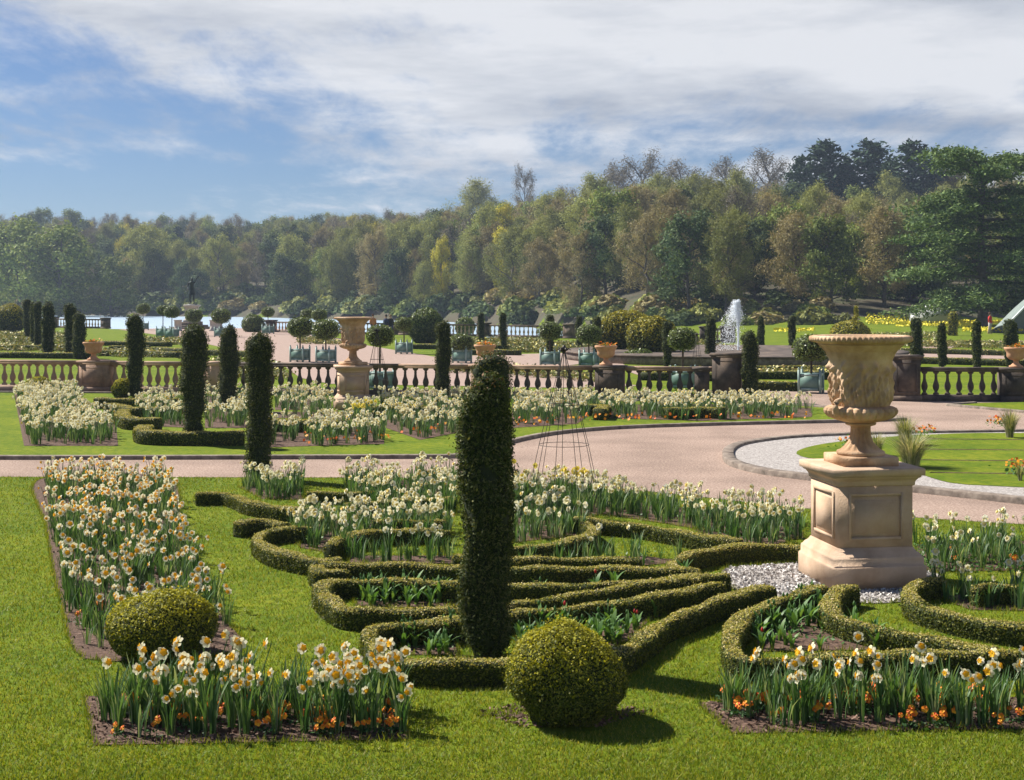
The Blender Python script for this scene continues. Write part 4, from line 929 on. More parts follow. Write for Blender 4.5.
#            pelvis            waist             chest            neck             head base         head top
body = [(0, 0, .98, .13, .10), (0, 0, 1.15, .12, .09), (0, 0, 1.38, .16, .10), (0, 0, 1.52, .055), (0, -.01, 1.62, .085, .095), (0, -.01, 1.74, .07, .08),
        (.19, 0, 1.42, .055), (.30, -.05, 1.62, .045), (.44, -.10, 1.80, .035), (.50, -.12, 1.87, .035),         # raised arm
        (-.19, 0, 1.42, .055), (-.29, .03, 1.16, .042), (-.20, -.12, .98, .033), (-.17, -.16, .93, .035),         # lowered arm
        (.10, 0, .92, .095), (.12, -.03, .50, .065), (.13, .02, .10, .042), (.14, -.12, .04, .04),
        (-.10, 0, .92, .095), (-.14, .05, .50, .062), (-.16, .12, .10, .04), (-.18, .0, .04, .04)]
ed = [(0, 1), (1, 2), (2, 3), (3, 4), (4, 5), (2, 6), (6, 7), (7, 8), (8, 9), (2, 10), (10, 11), (11, 12), (12, 13), (0, 14), (14, 15), (15, 16), (16, 17), (0, 18), (18, 19), (19, 20), (20, 21)]
sx, sy = (192-512)/1400*146, 146.0
pl = MB(); 
for hw_, z0, z1 in ((1.9, 0, .2), (1.5, .2, .4), (1.0, .4, .75)): pl.add(*box((0, 0, (z0+z1)/2), (2*hw_, 2*hw_, z1-z0-.001)))
e = empty('statue_plinth', (sx, sy, 0), .1); tag(e, 'pale stone plinth under the bronze statue by the lake', 'plinth')
m_pale = mat('pale_stone', [(.40, .37, .33), (.55, .52, .47)], scale=2, bump=.2); pl.build('steps', m_kerb, e); MB().add(*square_lathe([(.80, .75), (.80, .95), (.68, 1.0), (.64, 1.1), (.62, 2.2), (.70, 2.3), (.80, 2.36), (.80, 2.5), (.6, 2.52)])).build('shaft', m_pale, e)
e = empty('bronze_statue', (sx, sy, 2.52), -.1, 1.62); tag(e, 'dark bronze standing figure with one arm raised, by the lake', 'statue')
skin_body('figure', body, ed, m_bronze, e)
MB().add(*lathe([(.001, -.02), (.34, -.02), (.32, .03), (.001, .05)], 16)).build('base', m_bronze, e)
dr = MB(); V, F = lathe([(.15, .95), (.20, .80), (.25, .62)], 24, lambda T, z, r: .02*np.sin(T*7)*(1-z)); dr.add(V, F[:48]); dr.build('drapery', m_bronze, e, smooth=True)
# stone blocks at the landing
for px, w, h_, lb in ((216, 12, 9, 'plain stone block by the lake right of the statue'), (178, 7, 9, 'plain stone block by the lake left of the statue')):
    x, y, _ = G(px, 331); k = 1400/y; e = empty('stone_block', (x, y, 0), .2); tag(e, lb, 'stone block')
    MB().add(*square_lathe([(w/k/2+.06, 0), (w/k/2+.06, .12), (w/k/2, .15), (w/k/2, h_/k*1.1), (w/k/2+.05, h_/k*1.15), (w/k/2+.05, h_/k*1.25)])).build('body', m_pale, e)
def person(px, base, rz, shirt, trousers, hair, lb, z=0.0, hgt=1.0):
    x, y, _ = G(px, base); 
    if z: k = 1400/y
    e = empty('person', (x, y, float(ground_h(x, y)) if z == 0 else z), rz, hgt); tag(e, lb, 'person', None)
    b = [list(v) for v in body]
    b[7][:3] = (.25, .02, 1.16); b[8][:3] = (.24, -.10, .96); b[9][:3] = (.23, -.14, .88); b[11][:3] = (-.25, .02, 1.16); b[12][:3] = (-.24, -.10, .96); b[13][:3] = (-.23, -.14, .88)
    skin_body('body', b, ed, mat('p_skin', [(.5, .32, .24), (.6, .4, .3)], scale=5), e)
    V, F = lathe([(.15, .90), (.17, 1.0), (.17, 1.15), (.20, 1.35), (.19, 1.45), (.09, 1.53)], 20); V = V*np.array([1.15, .8, 1]); MB().add(V, F[:-2]).build('jacket', shirt, e, smooth=True)
    for s in (-1, 1):
        MB().add(*tube([(s*.19, 0, 1.44), (s*.25, .02, 1.16), (s*.24, -.09, .97)], [.075, .06, .05], 10)).build('sleeve', shirt, e, smooth=True)
        MB().add(*tube([(s*.09, 0, .98), (s*.12, 0, .5), (s*.14, .06, .08)], [.12, .09, .075], 10)).build('trouser_leg', trousers, e, smooth=True)
    V, F = lathe([(.10, 1.66), (.108, 1.74), (.08, 1.83), (.01, 1.86)], 14); V[:, 1] += .02; MB().add(V, F).build('hair', hair, e, smooth=True)
def pm(n, c): return mat(n, [tuple(v*.8 for v in c), c], scale=6)
person(373, 336, .4, pm('orange_jacket', (.55, .22, .08)), pm('grey_trousers', (.12, .12, .13)), pm('brown_hair', (.10, .05, .03)), 'person in an orange top by the lakeside balustrade')
person(386, 337.5, -.6, pm('navy_jacket', (.03, .04, .09)), pm('dark_trousers', (.03, .03, .035)), pm('dark_hair', (.03, .02, .02)), 'person in dark blue by the lake, left of a pair')
person(390.5, 337.5, .5, pm('black_jacket', (.02, .02, .02)), pm('blue_trousers', (.05, .07, .14)), pm('fair_hair', (.30, .2, .1)), 'person in black with fair hair, right of a pair by the lake')
xx, yy = (990-512)/1400*118, 118.0
person(990, 336, .9, pm('red_jacket', (.55, .04, .03)), pm('pale_trousers', (.45, .42, .38)), pm('auburn_hair', (.10, .05, .03)), 'person in a red jacket below the cedar trunk')

# ------------------------------------------------------------------ tents at the right
m_canvas = mat('tent_canvas', [(.16, .20, .19), (.22, .26, .24)], scale=2)
m_wcanvas = mat('white_canvas', [(.75, .77, .80), (.82, .84, .86)], scale=2)
def gz(x, y): return float(ground_h(x, y))
tx, ty = (932-512)/1400*150, 150.0; z0 = gz(tx, ty)
e = empty('white_marquee', (tx, ty, z0), -.1); tag(e, 'low white marquee glimpsed under the cedar branches', 'tent')
V, F = square_lathe([(2.1, 0), (2.1, 1.3), (1.3, 1.7), (.2, 2.1)]); V = np.array(V)*np.array([1, .8, 1]); MB().add(V, F).build('canvas', m_wcanvas, e)
for sx_ in (-1, 1): MB().add(*tube([(sx_*2.2, -1.8, 0), (sx_*2.2, -1.8, 1.2)], .05, 6)).build('pole', m_white, e)
tx, ty = (1030-512)/1400*120, 120.0; z0 = gz(tx, ty)
e = empty('canopy_tent', (tx, ty, z0), .15); tag(e, 'curved grey-green canopy tent at the right edge of the photo', 'tent')
mb = MB(); us = np.linspace(0, 1, 14); vs = np.linspace(-1, 1, 9); V = []
for u in us:
    for v in vs: V.append((-3.4+5.4*u, v*2.2, .35+3.6*math.sin(u*PI/2)**1.2-.35*v*v*(1-u*.3)-.75*v))
n_ = len(vs); F = [(i*n_+j, i*n_+j+1, i*n_+n_+j+1, i*n_+n_+j) for i in range(13) for j in range(n_-1)]
V = np.array(V); V2 = V-np.array([0, 0, .04]); mb.add(V, F); mb.add(V2, [f[::-1] for f in F]); mb.build('canopy', m_canvas, e, smooth=True)
wl = MB(); W0 = [(-3.4+5.4*u, 2.15, .35+3.6*math.sin(u*PI/2)**1.2-.35*(1-u*.3)-.80) for u in us]
wl.add([(a, b, -.5) for a, b, c in W0]+W0+[(a, b+.05, -.5) for a, b, c in W0]+[(a, b+.05, c) for a, b, c in W0], [(i, i+1, 14+i+1, 14+i) for i in range(13)]+[(28+i+1, 28+i, 42+i, 42+i+1) for i in range(13)]); wl.build('side_wall', m_canvas, e)
MB().add(*tube([(-3.4+5.4*u, -2.22, .35+3.6*math.sin(u*PI/2)**1.2-.35*(1-u*.3)+.75) for u in us], .09, 8)).build('edge_hem', m_wcanvas, e, smooth=True)
for u in (0.02, .45, .95): MB().add(*tube([(-3.4+5.4*u, -2.2, -.1), (-3.4+5.4*u, -2.2, .3+3.6*math.sin(u*PI/2)**1.2-.35*(1-u*.3)+.72)], .05, 6)).build('pole', m_white, e)

# ------------------------------------------------------------------ the beds: soil, daffodils, tulips, pansies
beds = {}
def bed(name, poly, soil=True, z=.009):
    beds[name] = GP(poly)
    if soil: sheet('soil_bed', GP(poly), z, m_soil)
sheet('soil_bed', smooth_line(GP([(41, 479), (46, 527), (54, 575), (64, 614), (73, 650), (112, 662), (242, 652), (226, 622), (205, 575), (182, 525), (165, 477)]), .5, closed=True)*1.0, .007, m_soil)
sheet('soil_bed', GP([(84, 697), (93, 746), (250, 743), (408, 740), (400, 697), (240, 693)]), .007, m_soil)
sheet('soil_bed', GP([(697, 703), (733, 734), (900, 731), (1100, 729), (1100, 697), (900, 699)]), .007, m_soil)
sheet('soil_bed', GP([(14, 394), (24, 446), (118, 446), (116, 424), (88, 418), (78, 392)]), .007, m_soil)
BEDS = [  # name, poly, plants per m2, variety, label
 ('front_left', [(98, 702), (398, 702), (402, 734), (106, 739)], 62, 'w', 'white daffodil with orange trumpet in the front left bed'),
 ('front_right', [(722, 703), (1070, 703), (1070, 726), (738, 729)], 54, 'w', 'cream daffodil with orange trumpet in the front right bed'),
 ('left_border', [(44, 481), (162, 480), (180, 525), (206, 577), (228, 626), (214, 640), (112, 650), (76, 646), (66, 600), (52, 530)], 15, 'w', 'white and yellow daffodil in the long left border'),
 ('right_mid', [(931, 596), (1060, 592), (1075, 612), (970, 610)], 16, 'p', 'pale cream daffodil inside the curved hedge at the right edge'),
 ('right_back', [(915, 545), (1040, 541), (1080, 570), (920, 572)], 11, 'p', 'pale daffodil in the loose planting behind the big pedestal'),
 ('pars_left', [(290, 533), (305, 520), (450, 521), (450, 538), (385, 542), (345, 556), (300, 548)], 20, 'p', 'cream white daffodil within the curled hedges of the parterre'),
 ('pars_row', [(345, 556), (456, 556), (456, 564), (350, 563)], 9, 'p', 'white daffodil in the thin row along the long straight hedge'),
 ('pars_far_left', [(238, 487), (302, 484), (304, 500), (262, 499)], 22, 'p', 'white daffodil at the foot of the walk edge yew column'),
 ('pars_back', [(345, 483), (456, 478), (456, 515), (400, 517), (350, 503)], 15, 'p', 'pale daffodil in the back of the parterre beside the walk'),
 ('pars_mid', [(512, 490), (560, 490), (604, 497), (602, 514), (580, 520), (584, 535), (512, 543)], 15, 'p', 'pale daffodil just right of the front yew column'),
 ('walk_strip', [(604, 498), (690, 509), (800, 522), (805, 540), (745, 537), (660, 523), (600, 514)], 15, 'p', 'pale daffodil in the strip between hedge and gravel walk'),
 ('pars_right', [(692, 529), (790, 540), (780, 546), (722, 545)], 14, 'p', 'cream daffodil before the thick curved hedge by the pedestal'),
 ('pars_row2', [(512, 562), (640, 556), (690, 562), (640, 566), (520, 567)], 4, 'p', 'white daffodil scattered between the middle hedges')]
UPPER = [([(18, 396), (76, 393), (84, 416), (115, 424), (115, 444), (30, 446), (22, 420)], 17, 'p'), ([(150, 402), (185, 402), (190, 428), (145, 426), (132, 412)], 9, 'p'), ([(205, 396), (247, 396), (248, 428), (205, 428)], 9, 'p'), ([(275, 398), (330, 398), (332, 410), (275, 410)], 8, 'p'),
 ([(252, 430), (384, 426), (384, 444), (252, 448)], 12, 'p'), ([(273, 412), (375, 412), (375, 419), (273, 418)], 10, 'p'), ([(380, 402), (470, 402), (482, 428), (420, 440), (386, 428)], 10, 'p'), ([(512, 403), (600, 403), (600, 408), (577, 424), (512, 428)], 11, 'p'),
 ([(597, 405), (700, 404), (812, 408), (812, 417), (700, 421), (600, 418)], 11, 'p')]
for nm_, poly, dn, v, lb in BEDS:
    if nm_ in ('front_left', 'front_right', 'left_border'): continue
    sheet('soil_bed', GP(poly), .0065, m_soil)
for poly, dn, v in UPPER[1:]: sheet('soil_bed', GP(poly), .0065, m_soil)

def strap(L_, w, bend, a, n=4, z0=0, r0=.02):
    """one strap leaf as a quad strip rooted near origin, arching outward in direction a"""
    V = []; ca, sa = math.cos(a), math.sin(a)
    for i in range(n+1):
        t = i/n; out = r0+L_*bend*t**2.2; z = z0+L_*t*(1-.35*bend*t*t); ww = w*(1-.85*max(0, (t-.55)/.45)**1.6)*(.75+.25*min(1, t*3))/2
        V += [(ca*out-sa*ww, sa*out+ca*ww, z), (ca*out+sa*ww, sa*out-ca*ww, z)]
    return V, [(2*i, 2*i+1, 2*i+3, 2*i+2) for i in range(n)]
def rotm(d):
    d = np.array(d)/np.linalg.norm(d); up = np.array([0, 0, 1.]); a = np.cross(up, d); a /= np.linalg.norm(a); b = np.cross(d, a); return np.stack([a, b, d], 1)
def petals(n=6, r=.042, det=True, rng=None):
    V = []; F = []
    for i in range(n):
        a = i/n*2*PI+(rng.normal(0, .06) if rng is not None else 0); ca, sa = math.cos(a), math.sin(a); zz = .004*(i % 2)
        def p(rr, tt, z): return (ca*rr-sa*tt, sa*rr+ca*tt, z+zz)
        k = len(V)
        if det:
            V += [p(.004, 0, 0), p(r*.55, -r*.46, .004), p(r*.5, 0, .009), p(r*.55, r*.46, .004), p(r*.90, -r*.33, -.003), p(r*.90, r*.33, .004), p(r*1.05, 0, -.004)]
            F += [(k, k+1, k+2), (k, k+2, k+3), (k+1, k+4, k+6), (k+1, k+6, k+2), (k+2, k+6, k+3), (k+3, k+6, k+5)]
        else:
            V += [p(.0, 0, 0), p(r*.7, -r*.50, .004), p(r*1.05, 0, -.003), p(r*.7, r*.50, .004)]; F += [(k, k+1, k+2), (k, k+2, k+3)]
    return np.array(V), np.array(F)
def corona(n=8, l=.024, det=True):
    V = []; prof = [(.009, 0), (.013, l*.5), (.018, l*.85), (.021, l)] if det else [(.012, 0), (.019, l)]
    for i, (r, z) in enumerate(prof):
        for j in range(n): a = j/n*2*PI; rr = r*(1+(.34 if (i == len(prof)-1 and j % 2) else 0)); V.append((rr*math.cos(a), rr*math.sin(a), z))
    F = [(i*n+j, i*n+(j+1) % n, i*n+n+(j+1) % n, i*n+n+j) for i in range(len(prof)-1) for j in range(n)]
    k = len(V); V.append((0, 0, l*.45)); m_ = (len(prof)-1)*n; Ft = [(m_+j, m_+(j+1) % n, k) for j in range(n)]
    return np.array(V), np.array(F), np.array(Ft)
def daff_parts(seed, det=True, blooms=1, nleaf=9, hgt=.40):
    """returns leaf, stem and blossom geometry for one clump"""
    rng = np.random.default_rng(seed); lf = MB(); st = MB(); pt = MB(); cr = MB(); bl = []
    for i in range(nleaf):
        V, F = strap(hgt*rng.uniform(.68, 1.0), .015*rng.uniform(.8, 1.35), rng.uniform(.05, .38), rng.uniform(0, 6.28), 4 if det else 3, 0, rng.uniform(.005, .05)); lf.add(np.array(V), F)
    for b in range(blooms):
        az = -PI/2-.35+rng.normal(0, 1.25); d = np.array([math.cos(az), math.sin(az), rng.uniform(-.25, .6)]); d /= np.linalg.norm(d)
        ox, oy = rng.normal(0, .035, 2); hh = hgt*rng.uniform(.80, 1.14); tip_ = np.array([ox*1.8, oy*1.8, hh]); fl = tip_+d*.03+np.array([0, 0, -.004])
        st.add(*tube([(ox*.5, oy*.5, 0), (ox*1.3, oy*1.3, hh*.6), tip_, fl], [.0045, .004, .0035, .004], 5 if det else 3, cap=False))
        Rm = rotm(d); sc = rng.uniform(.9, 1.15); V, F = petals(6, .040, det, rng); sp_ = rng.uniform(0, 1); c_, s_ = math.cos(sp_), math.sin(sp_); V = np.stack([V[:, 0]*c_-V[:, 1]*s_, V[:, 0]*s_+V[:, 1]*c_, V[:, 2]], 1)
        pt.add((V*sc)@Rm.T+fl, F); p1 = MB().add((V*sc)@Rm.T+fl, F); V, F, Ft = corona(10 if det else 6, .024, det); cr.add((V*sc)@Rm.T+fl, [tuple(f) for f in F]+[tuple(f) for f in Ft])
        bl.append((p1, MB().add((V*sc)@Rm.T+fl, [tuple(f) for f in F]+[tuple(f) for f in Ft])))
    return (lf, st, pt, cr, bl) if det else (lf, st, pt, cr)
VARS = []
for i in range(14):
    a = daff_parts(40+i, True, [1, 2, 1, 1, 3, 0, 1, 2, 0, 2, 0, 2, 0, 3][i], [13, 15, 12, 16, 14, 13, 16, 14, 15, 13, 18, 14, 13, 16][i], .37+.004*(i % 7))
    row_ = {'leaves': a[0].mesh('daffodil_leaves', m_dleaf)}
    if a[2].V:
        row_['stem'] = a[1].mesh('daffodil_stem', m_dleaf)
        for v, pm_, cm_ in (('w', m_petal_w, m_trumpet), ('p', m_petal_w, m_trumpet_pale)): row_['p'+v] = [(q_[0].mesh('daffodil_petals', pm_), q_[1].mesh('daffodil_trumpet', cm_)) for q_ in a[4]]
    VARS.append(row_)
BLOOM = [0, 1, 2, 3, 4, 6, 7, 9, 11, 13, 4, 9]; BARE = [5, 8, 10, 12, 2]
cand = []
rng = np.random.default_rng(77)
for nm_, poly, dn, v, lb in BEDS:
    W = GP(poly); n = int(area(W)*dn); q = in_poly_samples(W, n, rng)
    # keep plants a hand's width apart where possible
    keep = []
    for p in q:
        if all((p[0]-k_[0])**2+(p[1]-k_[1])**2 > .052**2 for k_ in keep[-200:]): keep.append(p)
    for p in keep: cand.append((p[1], p[0], nm_, v, lb))
print('daffodils near', len(cand))
# leave room for the ball in the left border
bx, by, _ = G(160, 655)
cand = [c for c in cand if (c[1]-bx)**2+(c[0]-by)**2 > .50**2]
cand.sort(key=lambda c: c[0])
rd = random.Random(3)
EXT = {b_[0]: (np.min(np.array(b_[1])[:, 0]), np.max(np.array(b_[1])[:, 0]), np.min(np.array(b_[1])[:, 1]), np.max(np.array(b_[1])[:, 1])) for b_ in BEDS}
def where(nm_, X, Y):
    x0, x1, y0, y1 = EXT[nm_]; x1 = min(x1, 1024); py = 300+4200/Y; px = 512+X/Y*1400
    u = (px-x0)/(x1-x0); v = (py-y0)/(y1-y0)
    a = ['left end', 'left part', 'middle', 'right part', 'right end'][min(4, max(0, int(u*5)))]
    b = ['back', 'middle', 'front'][min(2, max(0, int(v*3)))]
    if nm_ == 'left_border': return ['far end', 'farther part', 'middle', 'nearer part', 'near end'][min(4, max(0, int(v*5)))]+', '+('left side' if X < G(115+(py-480)*.28, py)[0] else 'right side')
    return a+', '+b
for Y, X, nm_, v, lb in cand[:300]:
    cl_ = math.sin(X*5.3+1)+math.sin(X*11+Y*3)+math.sin(Y*4.1)*.6+rd.gauss(0, .7)
    i = rd.choice(BLOOM if (cl_ > -.5 or not nm_.startswith('front')) else BARE); vr = VARS[i]; s = rd.uniform(.74, 1.14)*(1.04 if nm_.startswith('front') else .95)
    e = empty('daffodil', (X, Y, .008), rd.gauss(0, .35), s); tag(e, lb+', '+where(nm_, X, Y), 'daffodil', 'daffodils of the '+nm_.replace('_', ' ').replace('pars', 'parterre')+' planting')
    link('leaves', vr['leaves'], e); 
    if 'pw' in vr:
        link('stem', vr['stem'], e)
        for q_ in vr['p'+v]: b = link('blossom', q_[0], e); link('trumpet', q_[1], b)
# the remaining hundreds, as one mass
mbm = MB(); FAR = [daff_parts(300+i, False, [2, 3, 2, 4, 1, 3][i], 8, .37) for i in range(6)]
def cat_mb(m): V = np.concatenate(m.V); return V, m.F
def scatter_mass(mbx, P, rz, sc, idx, vcol):
    for k in range(6):
        sel = idx == k
        if not sel.any(): continue
        for part, mi in zip(FAR[k], (0, 0, 1 if vcol != 'y' else 3, {'y': 3, 'p': 2, 'w': 4}[vcol])):
            if not part.V: continue
            V = np.concatenate(part.V); allF = {}
            for f, _ in part.F: allF.setdefault(f.shape[1], []).append(f)
            for kk, fs in allF.items():
                # vertices are duplicated per face-size group, which is fine for a mass
                mbx.inst(V, np.concatenate(fs), P[sel], rz[sel], sc[sel], mi)
for want in (True, False):
    rest = np.array([(c[1], c[0], .008) for c in cand[300:] if (c[3] == 'w') == want]); n = len(rest)
    scatter_mass(mbm, rest, rng.normal(0, .5, n), rng.uniform(.8, 1.1, n), rng.integers(0, 6, n), 'w' if want else 'p')
UPPER = [(p_, d_*.85, v_) for p_, d_, v_ in UPPER]
FOL = [daff_parts(500+i, False, 1, 9, .30)[0] for i in range(5)]
for nm_, poly, dn, v, lb in BEDS:
    W = GP(poly); n = int(area(W)*{'front_left': 16, 'front_right': 16, 'left_border': 20}.get(nm_, 26)); q = in_poly_samples(W, n, rng); q = q[(q[:, 0]-bx)**2+(q[:, 1]-by)**2 > .5**2]; n = len(q)
    idx = rng.integers(0, 5, n); P = np.column_stack([q, np.full(n, .008)])
    for k in range(5):
        sel = idx == k
        if sel.any(): V = np.concatenate(FOL[k].V); mbm.inst(V, np.concatenate([f for f, _ in FOL[k].F]), P[sel], rng.uniform(0, 6.28, sel.sum()), rng.uniform(.6, 1.15, sel.sum()), 0)
for poly, dn, v in UPPER:
    W = GP(poly); n = int(area(W)*dn); q = in_poly_samples(W, n, rng); P = np.column_stack([q, np.full(n, .008)])
    scatter_mass(mbm, P, rng.normal(0, .5, n), rng.uniform(.95, 1.25, n), rng.integers(0, 6, n), 'p')
for poly in ([(480, 488), (600, 496), (606, 503), (480, 497)], [(352, 419), (395, 417), (400, 421), (356, 424)]):
    W = GP(poly); n = int(area(W)*9); q = in_poly_samples(W, n, rng); P = np.column_stack([q, np.full(n, .008)])
    scatter_mass(mbm, P, rng.normal(0, .5, n), rng.uniform(1.0, 1.2, n), rng.integers(0, 6, n), 'y')
o = mbm.build('daffodils', [m_dleaf, m_petal_w, m_trumpet_pale, m_petal_y, m_trumpet]); tag(o, 'dense masses of pale daffodils in the farther beds', 'daffodils', None, 'stuff')

def where2(poly, p):
    a = np.array(poly); x0, x1, y0, y1 = a[:, 0].min(), min(1024, a[:, 0].max()), a[:, 1].min(), a[:, 1].max(); px = 512+p[0]/p[1]*1400; py = 300+4200/p[1]
    return ['left end', 'left part', 'middle', 'right part', 'right end'][min(4, max(0, int((px-x0)/(x1-x0)*5)))]+', '+['back', 'front'][int((py-y0)/(y1-y0) > .5)]
# tulips in leaf with closed red buds
def tulip(seed):
    rng = np.random.default_rng(seed); m1 = MB(); m2 = MB()
    for i in range(5):
        V, F = strap(rng.uniform(.16, .27), .045*rng.uniform(.8, 1.2), rng.uniform(.2, .7), i*1.3+rng.normal(0, .3), 5, 0, .01); m1.add(np.array(V), F)
    h_ = rng.uniform(.15, .24); m1.add(*tube([(0, 0, 0), (0, 0, h_)], .004, 4))
    V, F = lathe([(.004, h_), (.013, h_+.012), (.014, h_+.028), (.003, h_+.05)], 7); m2.add(V, F); return m1.mesh('tulip_leaves', m_tleaf), m2.mesh('tulip_bud', m_red), m2.mesh('tulip_bud_green', m_tleaf)
tv = [tulip(i) for i in range(6)]
TUL = [([(348, 592), (400, 590), (458, 592), (458, 606), (405, 608), (356, 606)], 40, 'tulip in leaf inside the pointed hedge loop'), ([(395, 640), (460, 630), (458, 656), (405, 655)], 40, 'tulip in leaf left of the front yew column'),
 ([(515, 634), (600, 620), (690, 608), (650, 620), (625, 643), (600, 652), (515, 655)], 36, 'tulip in leaf behind the big front ball'), ([(752, 640), (775, 615), (810, 598), (822, 602), (822, 612), (850, 628), (905, 642), (900, 650), (760, 652)], 26, 'tulip in leaf inside the round ended hedge at right'),
 ([(512, 596), (600, 583), (690, 580), (600, 592), (512, 604)], 10, 'tulip in leaf between the long fan hedges')]
nt_ = 0
for poly, dn, lb in TUL:
    W = GP(poly); sheet('soil_bed', W, .0065, m_soil); n = int(area(W)*dn)
    for p in in_poly_samples(W, n, rng):
        nt_ += 1; a, b, c = tv[rd.randrange(6)]
        e = empty('tulip', (p[0], p[1], .007), rd.uniform(0, 6.28), rd.uniform(.7, 1.05)); tag(e, lb+', '+where2(poly, p), 'tulip', lb.replace('tulip', 'tulips')); link('leaves', a, e); link('bud', b if rd.random() < .05 else c, e)
print('tulips', nt_)
# pansies
def pansy(seed, mp_):
    rng = np.random.default_rng(seed); fl = MB(); lf = MB()
    P = rng.normal(0, 1, (26, 3))*np.array([.045, .045, .012])+np.array([0, 0, .03]); lf.add(*leaves(P, np.tile([0, 0, 1.], (26, 1)), .035, rng, .6, .6))
    for b in range(rng.integers(3, 6)):
        c = np.array([rng.normal(0, .04), rng.normal(0, .04), rng.uniform(.07, .12)]); d = np.array([rng.normal(-.3, .4), rng.normal(-.9, .3), .6]); Rm = rotm(d)
        V, F = petals(5, .023, False, rng); fl.add(V@Rm.T+c, F); lf.add(*tube([(c[0]*.5, c[1]*.5, 0), c], .0015, 3, False))
    return lf.mesh('pansy_leaves', m_pansy_leaf), fl.mesh('pansy_petals', mp_)
pv = [pansy(i, m_pansy_o) for i in range(6)]
PAN = [([(115, 708), (400, 706), (404, 738), (190, 740), (112, 742)], 34, 'orange pansy at the foot of the front left daffodils'), ([(722, 704), (1060, 703), (1060, 729), (742, 731)], 36, 'orange pansy at the foot of the front right daffodils'),
 ([(915, 545), (1030, 541), (1060, 568), (920, 570)], 1.6, 'orange pansy in the planting right behind the big pedestal'), ([(70, 590), (215, 620), (120, 640), (75, 625)], 3, 'orange pansy at the near end of the long left border')]
for poly, dn, lb in PAN:
    W = GP(poly); n = int(area(W)*dn)
    for p in in_poly_samples(W, n, rng):
        a, b = pv[rd.randrange(6)]; e = empty('pansy', (p[0], p[1], .008), rd.gauss(0, .5), rd.uniform(.8, 1.2)); tag(e, lb+', '+where2(poly, p), 'pansy', lb.replace('pansy', 'pansies')); link('leaves', a, e); link('flower', b, e)
mbp = MB()
for poly, dn in (([(512, 425), (600, 419), (810, 419), (810, 421), (600, 422.5), (512, 429)], 4), ([(300, 441), (384, 437), (470, 426), (472, 430), (384, 444), (300, 447)], 3)):
    W = GP(poly); n = int(area(W)*dn)*4; q = in_poly_samples(W, n, rng); P = np.column_stack([q, rng.uniform(.06, .2, n)]); mbp.add(*leaves(P, np.tile([-.3, -.8, .5], (n, 1)), .075, rng, .4, .9))
o = mbp.build('pansies', m_pansy_o); tag(o, 'orange pansies edging the upper bed', 'pansies', None, 'stuff')
# low green foliage in the loose right planting
mbl = MB()
for poly, dn, hh in [(b_[1], 150, .12) for b_ in BEDS if b_[0].startswith(('pars', 'walk', 'right_mid'))]+list((([(912, 540), (1090, 536), (1100, 574), (918, 575)], 500, .10), ([(752, 640), (775, 612), (815, 596), (850, 628), (905, 642), (900, 650)], 260, .06), ([(348, 592), (458, 592), (458, 606), (356, 606)], 260, .06), ([(395, 640), (460, 630), (458, 656), (405, 655)], 260, .06), ([(515, 634), (690, 608), (650, 620), (600, 652), (515, 655)], 260, .06))):
    W = GP(poly); n = int(area(W)*dn); q = in_poly_samples(W, n, rng); P = np.column_stack([q, rng.uniform(.01, hh, n)]); mbl.add(*leaves(P, np.tile([0, 0, 1.], (n, 1)), .04, rng, .9, .5))
o = mbl.build('ground_cover', m_tleaf); tag(o, 'low leafy ground cover between the hedges', 'ground cover', None, 'stuff')

# loose white chippings round the pedestal
q = in_poly_samples(pw[:, :2], 7000, rng); P = np.column_stack([q, rng.uniform(.010, .020, len(q))]); m_chips = mat('white_chipping', [(.25, .22, .20), (.50, .47, .44), (.72, .70, .67)], island=True)
tag(MB().add(*leaves(P, np.tile([0, 0, 1.], (len(P), 1)), .030, rng, .8, .8, .6)).build('white_chippings', m_chips), 'loose white stone chippings round the big pedestal', 'chippings', None, 'stuff')
# soil crumbs on the bare edges of near beds
q = np.vstack([in_poly_samples(GP(p), k, rng) for p, k in (([(84, 697), (93, 746), (408, 740), (400, 697)], 1800), ([(697, 703), (733, 734), (1100, 729), (1100, 697)], 1800), ([(41, 479), (64, 614), (73, 650), (242, 652), (205, 575), (165, 477)], 2200), ([(475, 712), (560, 700), (655, 712), (600, 728), (520, 728)], 900))])
P = np.column_stack([q, rng.uniform(.008, .02, len(q))]); mb = MB(); mb.add(*leaves(P, np.tile([0, 0, 1.], (len(P), 1)), .028, rng, .9, .7, .6)); tag(mb.build('soil_crumbs', m_chip), 'loose crumbs of soil and bark on the beds', 'soil', None, 'stuff')

# ornamental grasses and low plants on the island lawn
def grass_tuft(px, base, top, w_px, lb, n=420, rng=np.random.default_rng(6)):
    x, y, _ = G(px, base); k = 1400/y; h_ = (base-top)/k; r = w_px/k/2; mb = MB()
    for i in range(n):
        V, F = strap(h_*rng.uniform(.5, 1.25), .010, rng.uniform(.2, 1.25)*r/h_, rng.uniform(0, 6.28), 5, 0, rng.uniform(0, .35)*r); mb.add(np.array(V), F)
    tag(mb.build('grass_tuft', m_ograss, loc=(x, y, .05)), lb, 'ornamental grass')
grass_tuft(911, 470, 434, 52, 'large pale ornamental grass tuft just behind the big pedestal', 700)
grass_tuft(905, 447, 419, 28, 'greener grass tuft behind the large pale one', 400)
grass_tuft(877, 458, 436, 22, 'small dark tuft left of the large pale grass, by the urn foot', 260)
grass_tuft(1010, 440, 414, 24, 'ornamental grass tuft near the right edge with orange flowers beside', 400)
grass_tuft(1020, 484, 468, 12, 'small low plant at the lower right of the island lawn', 120)
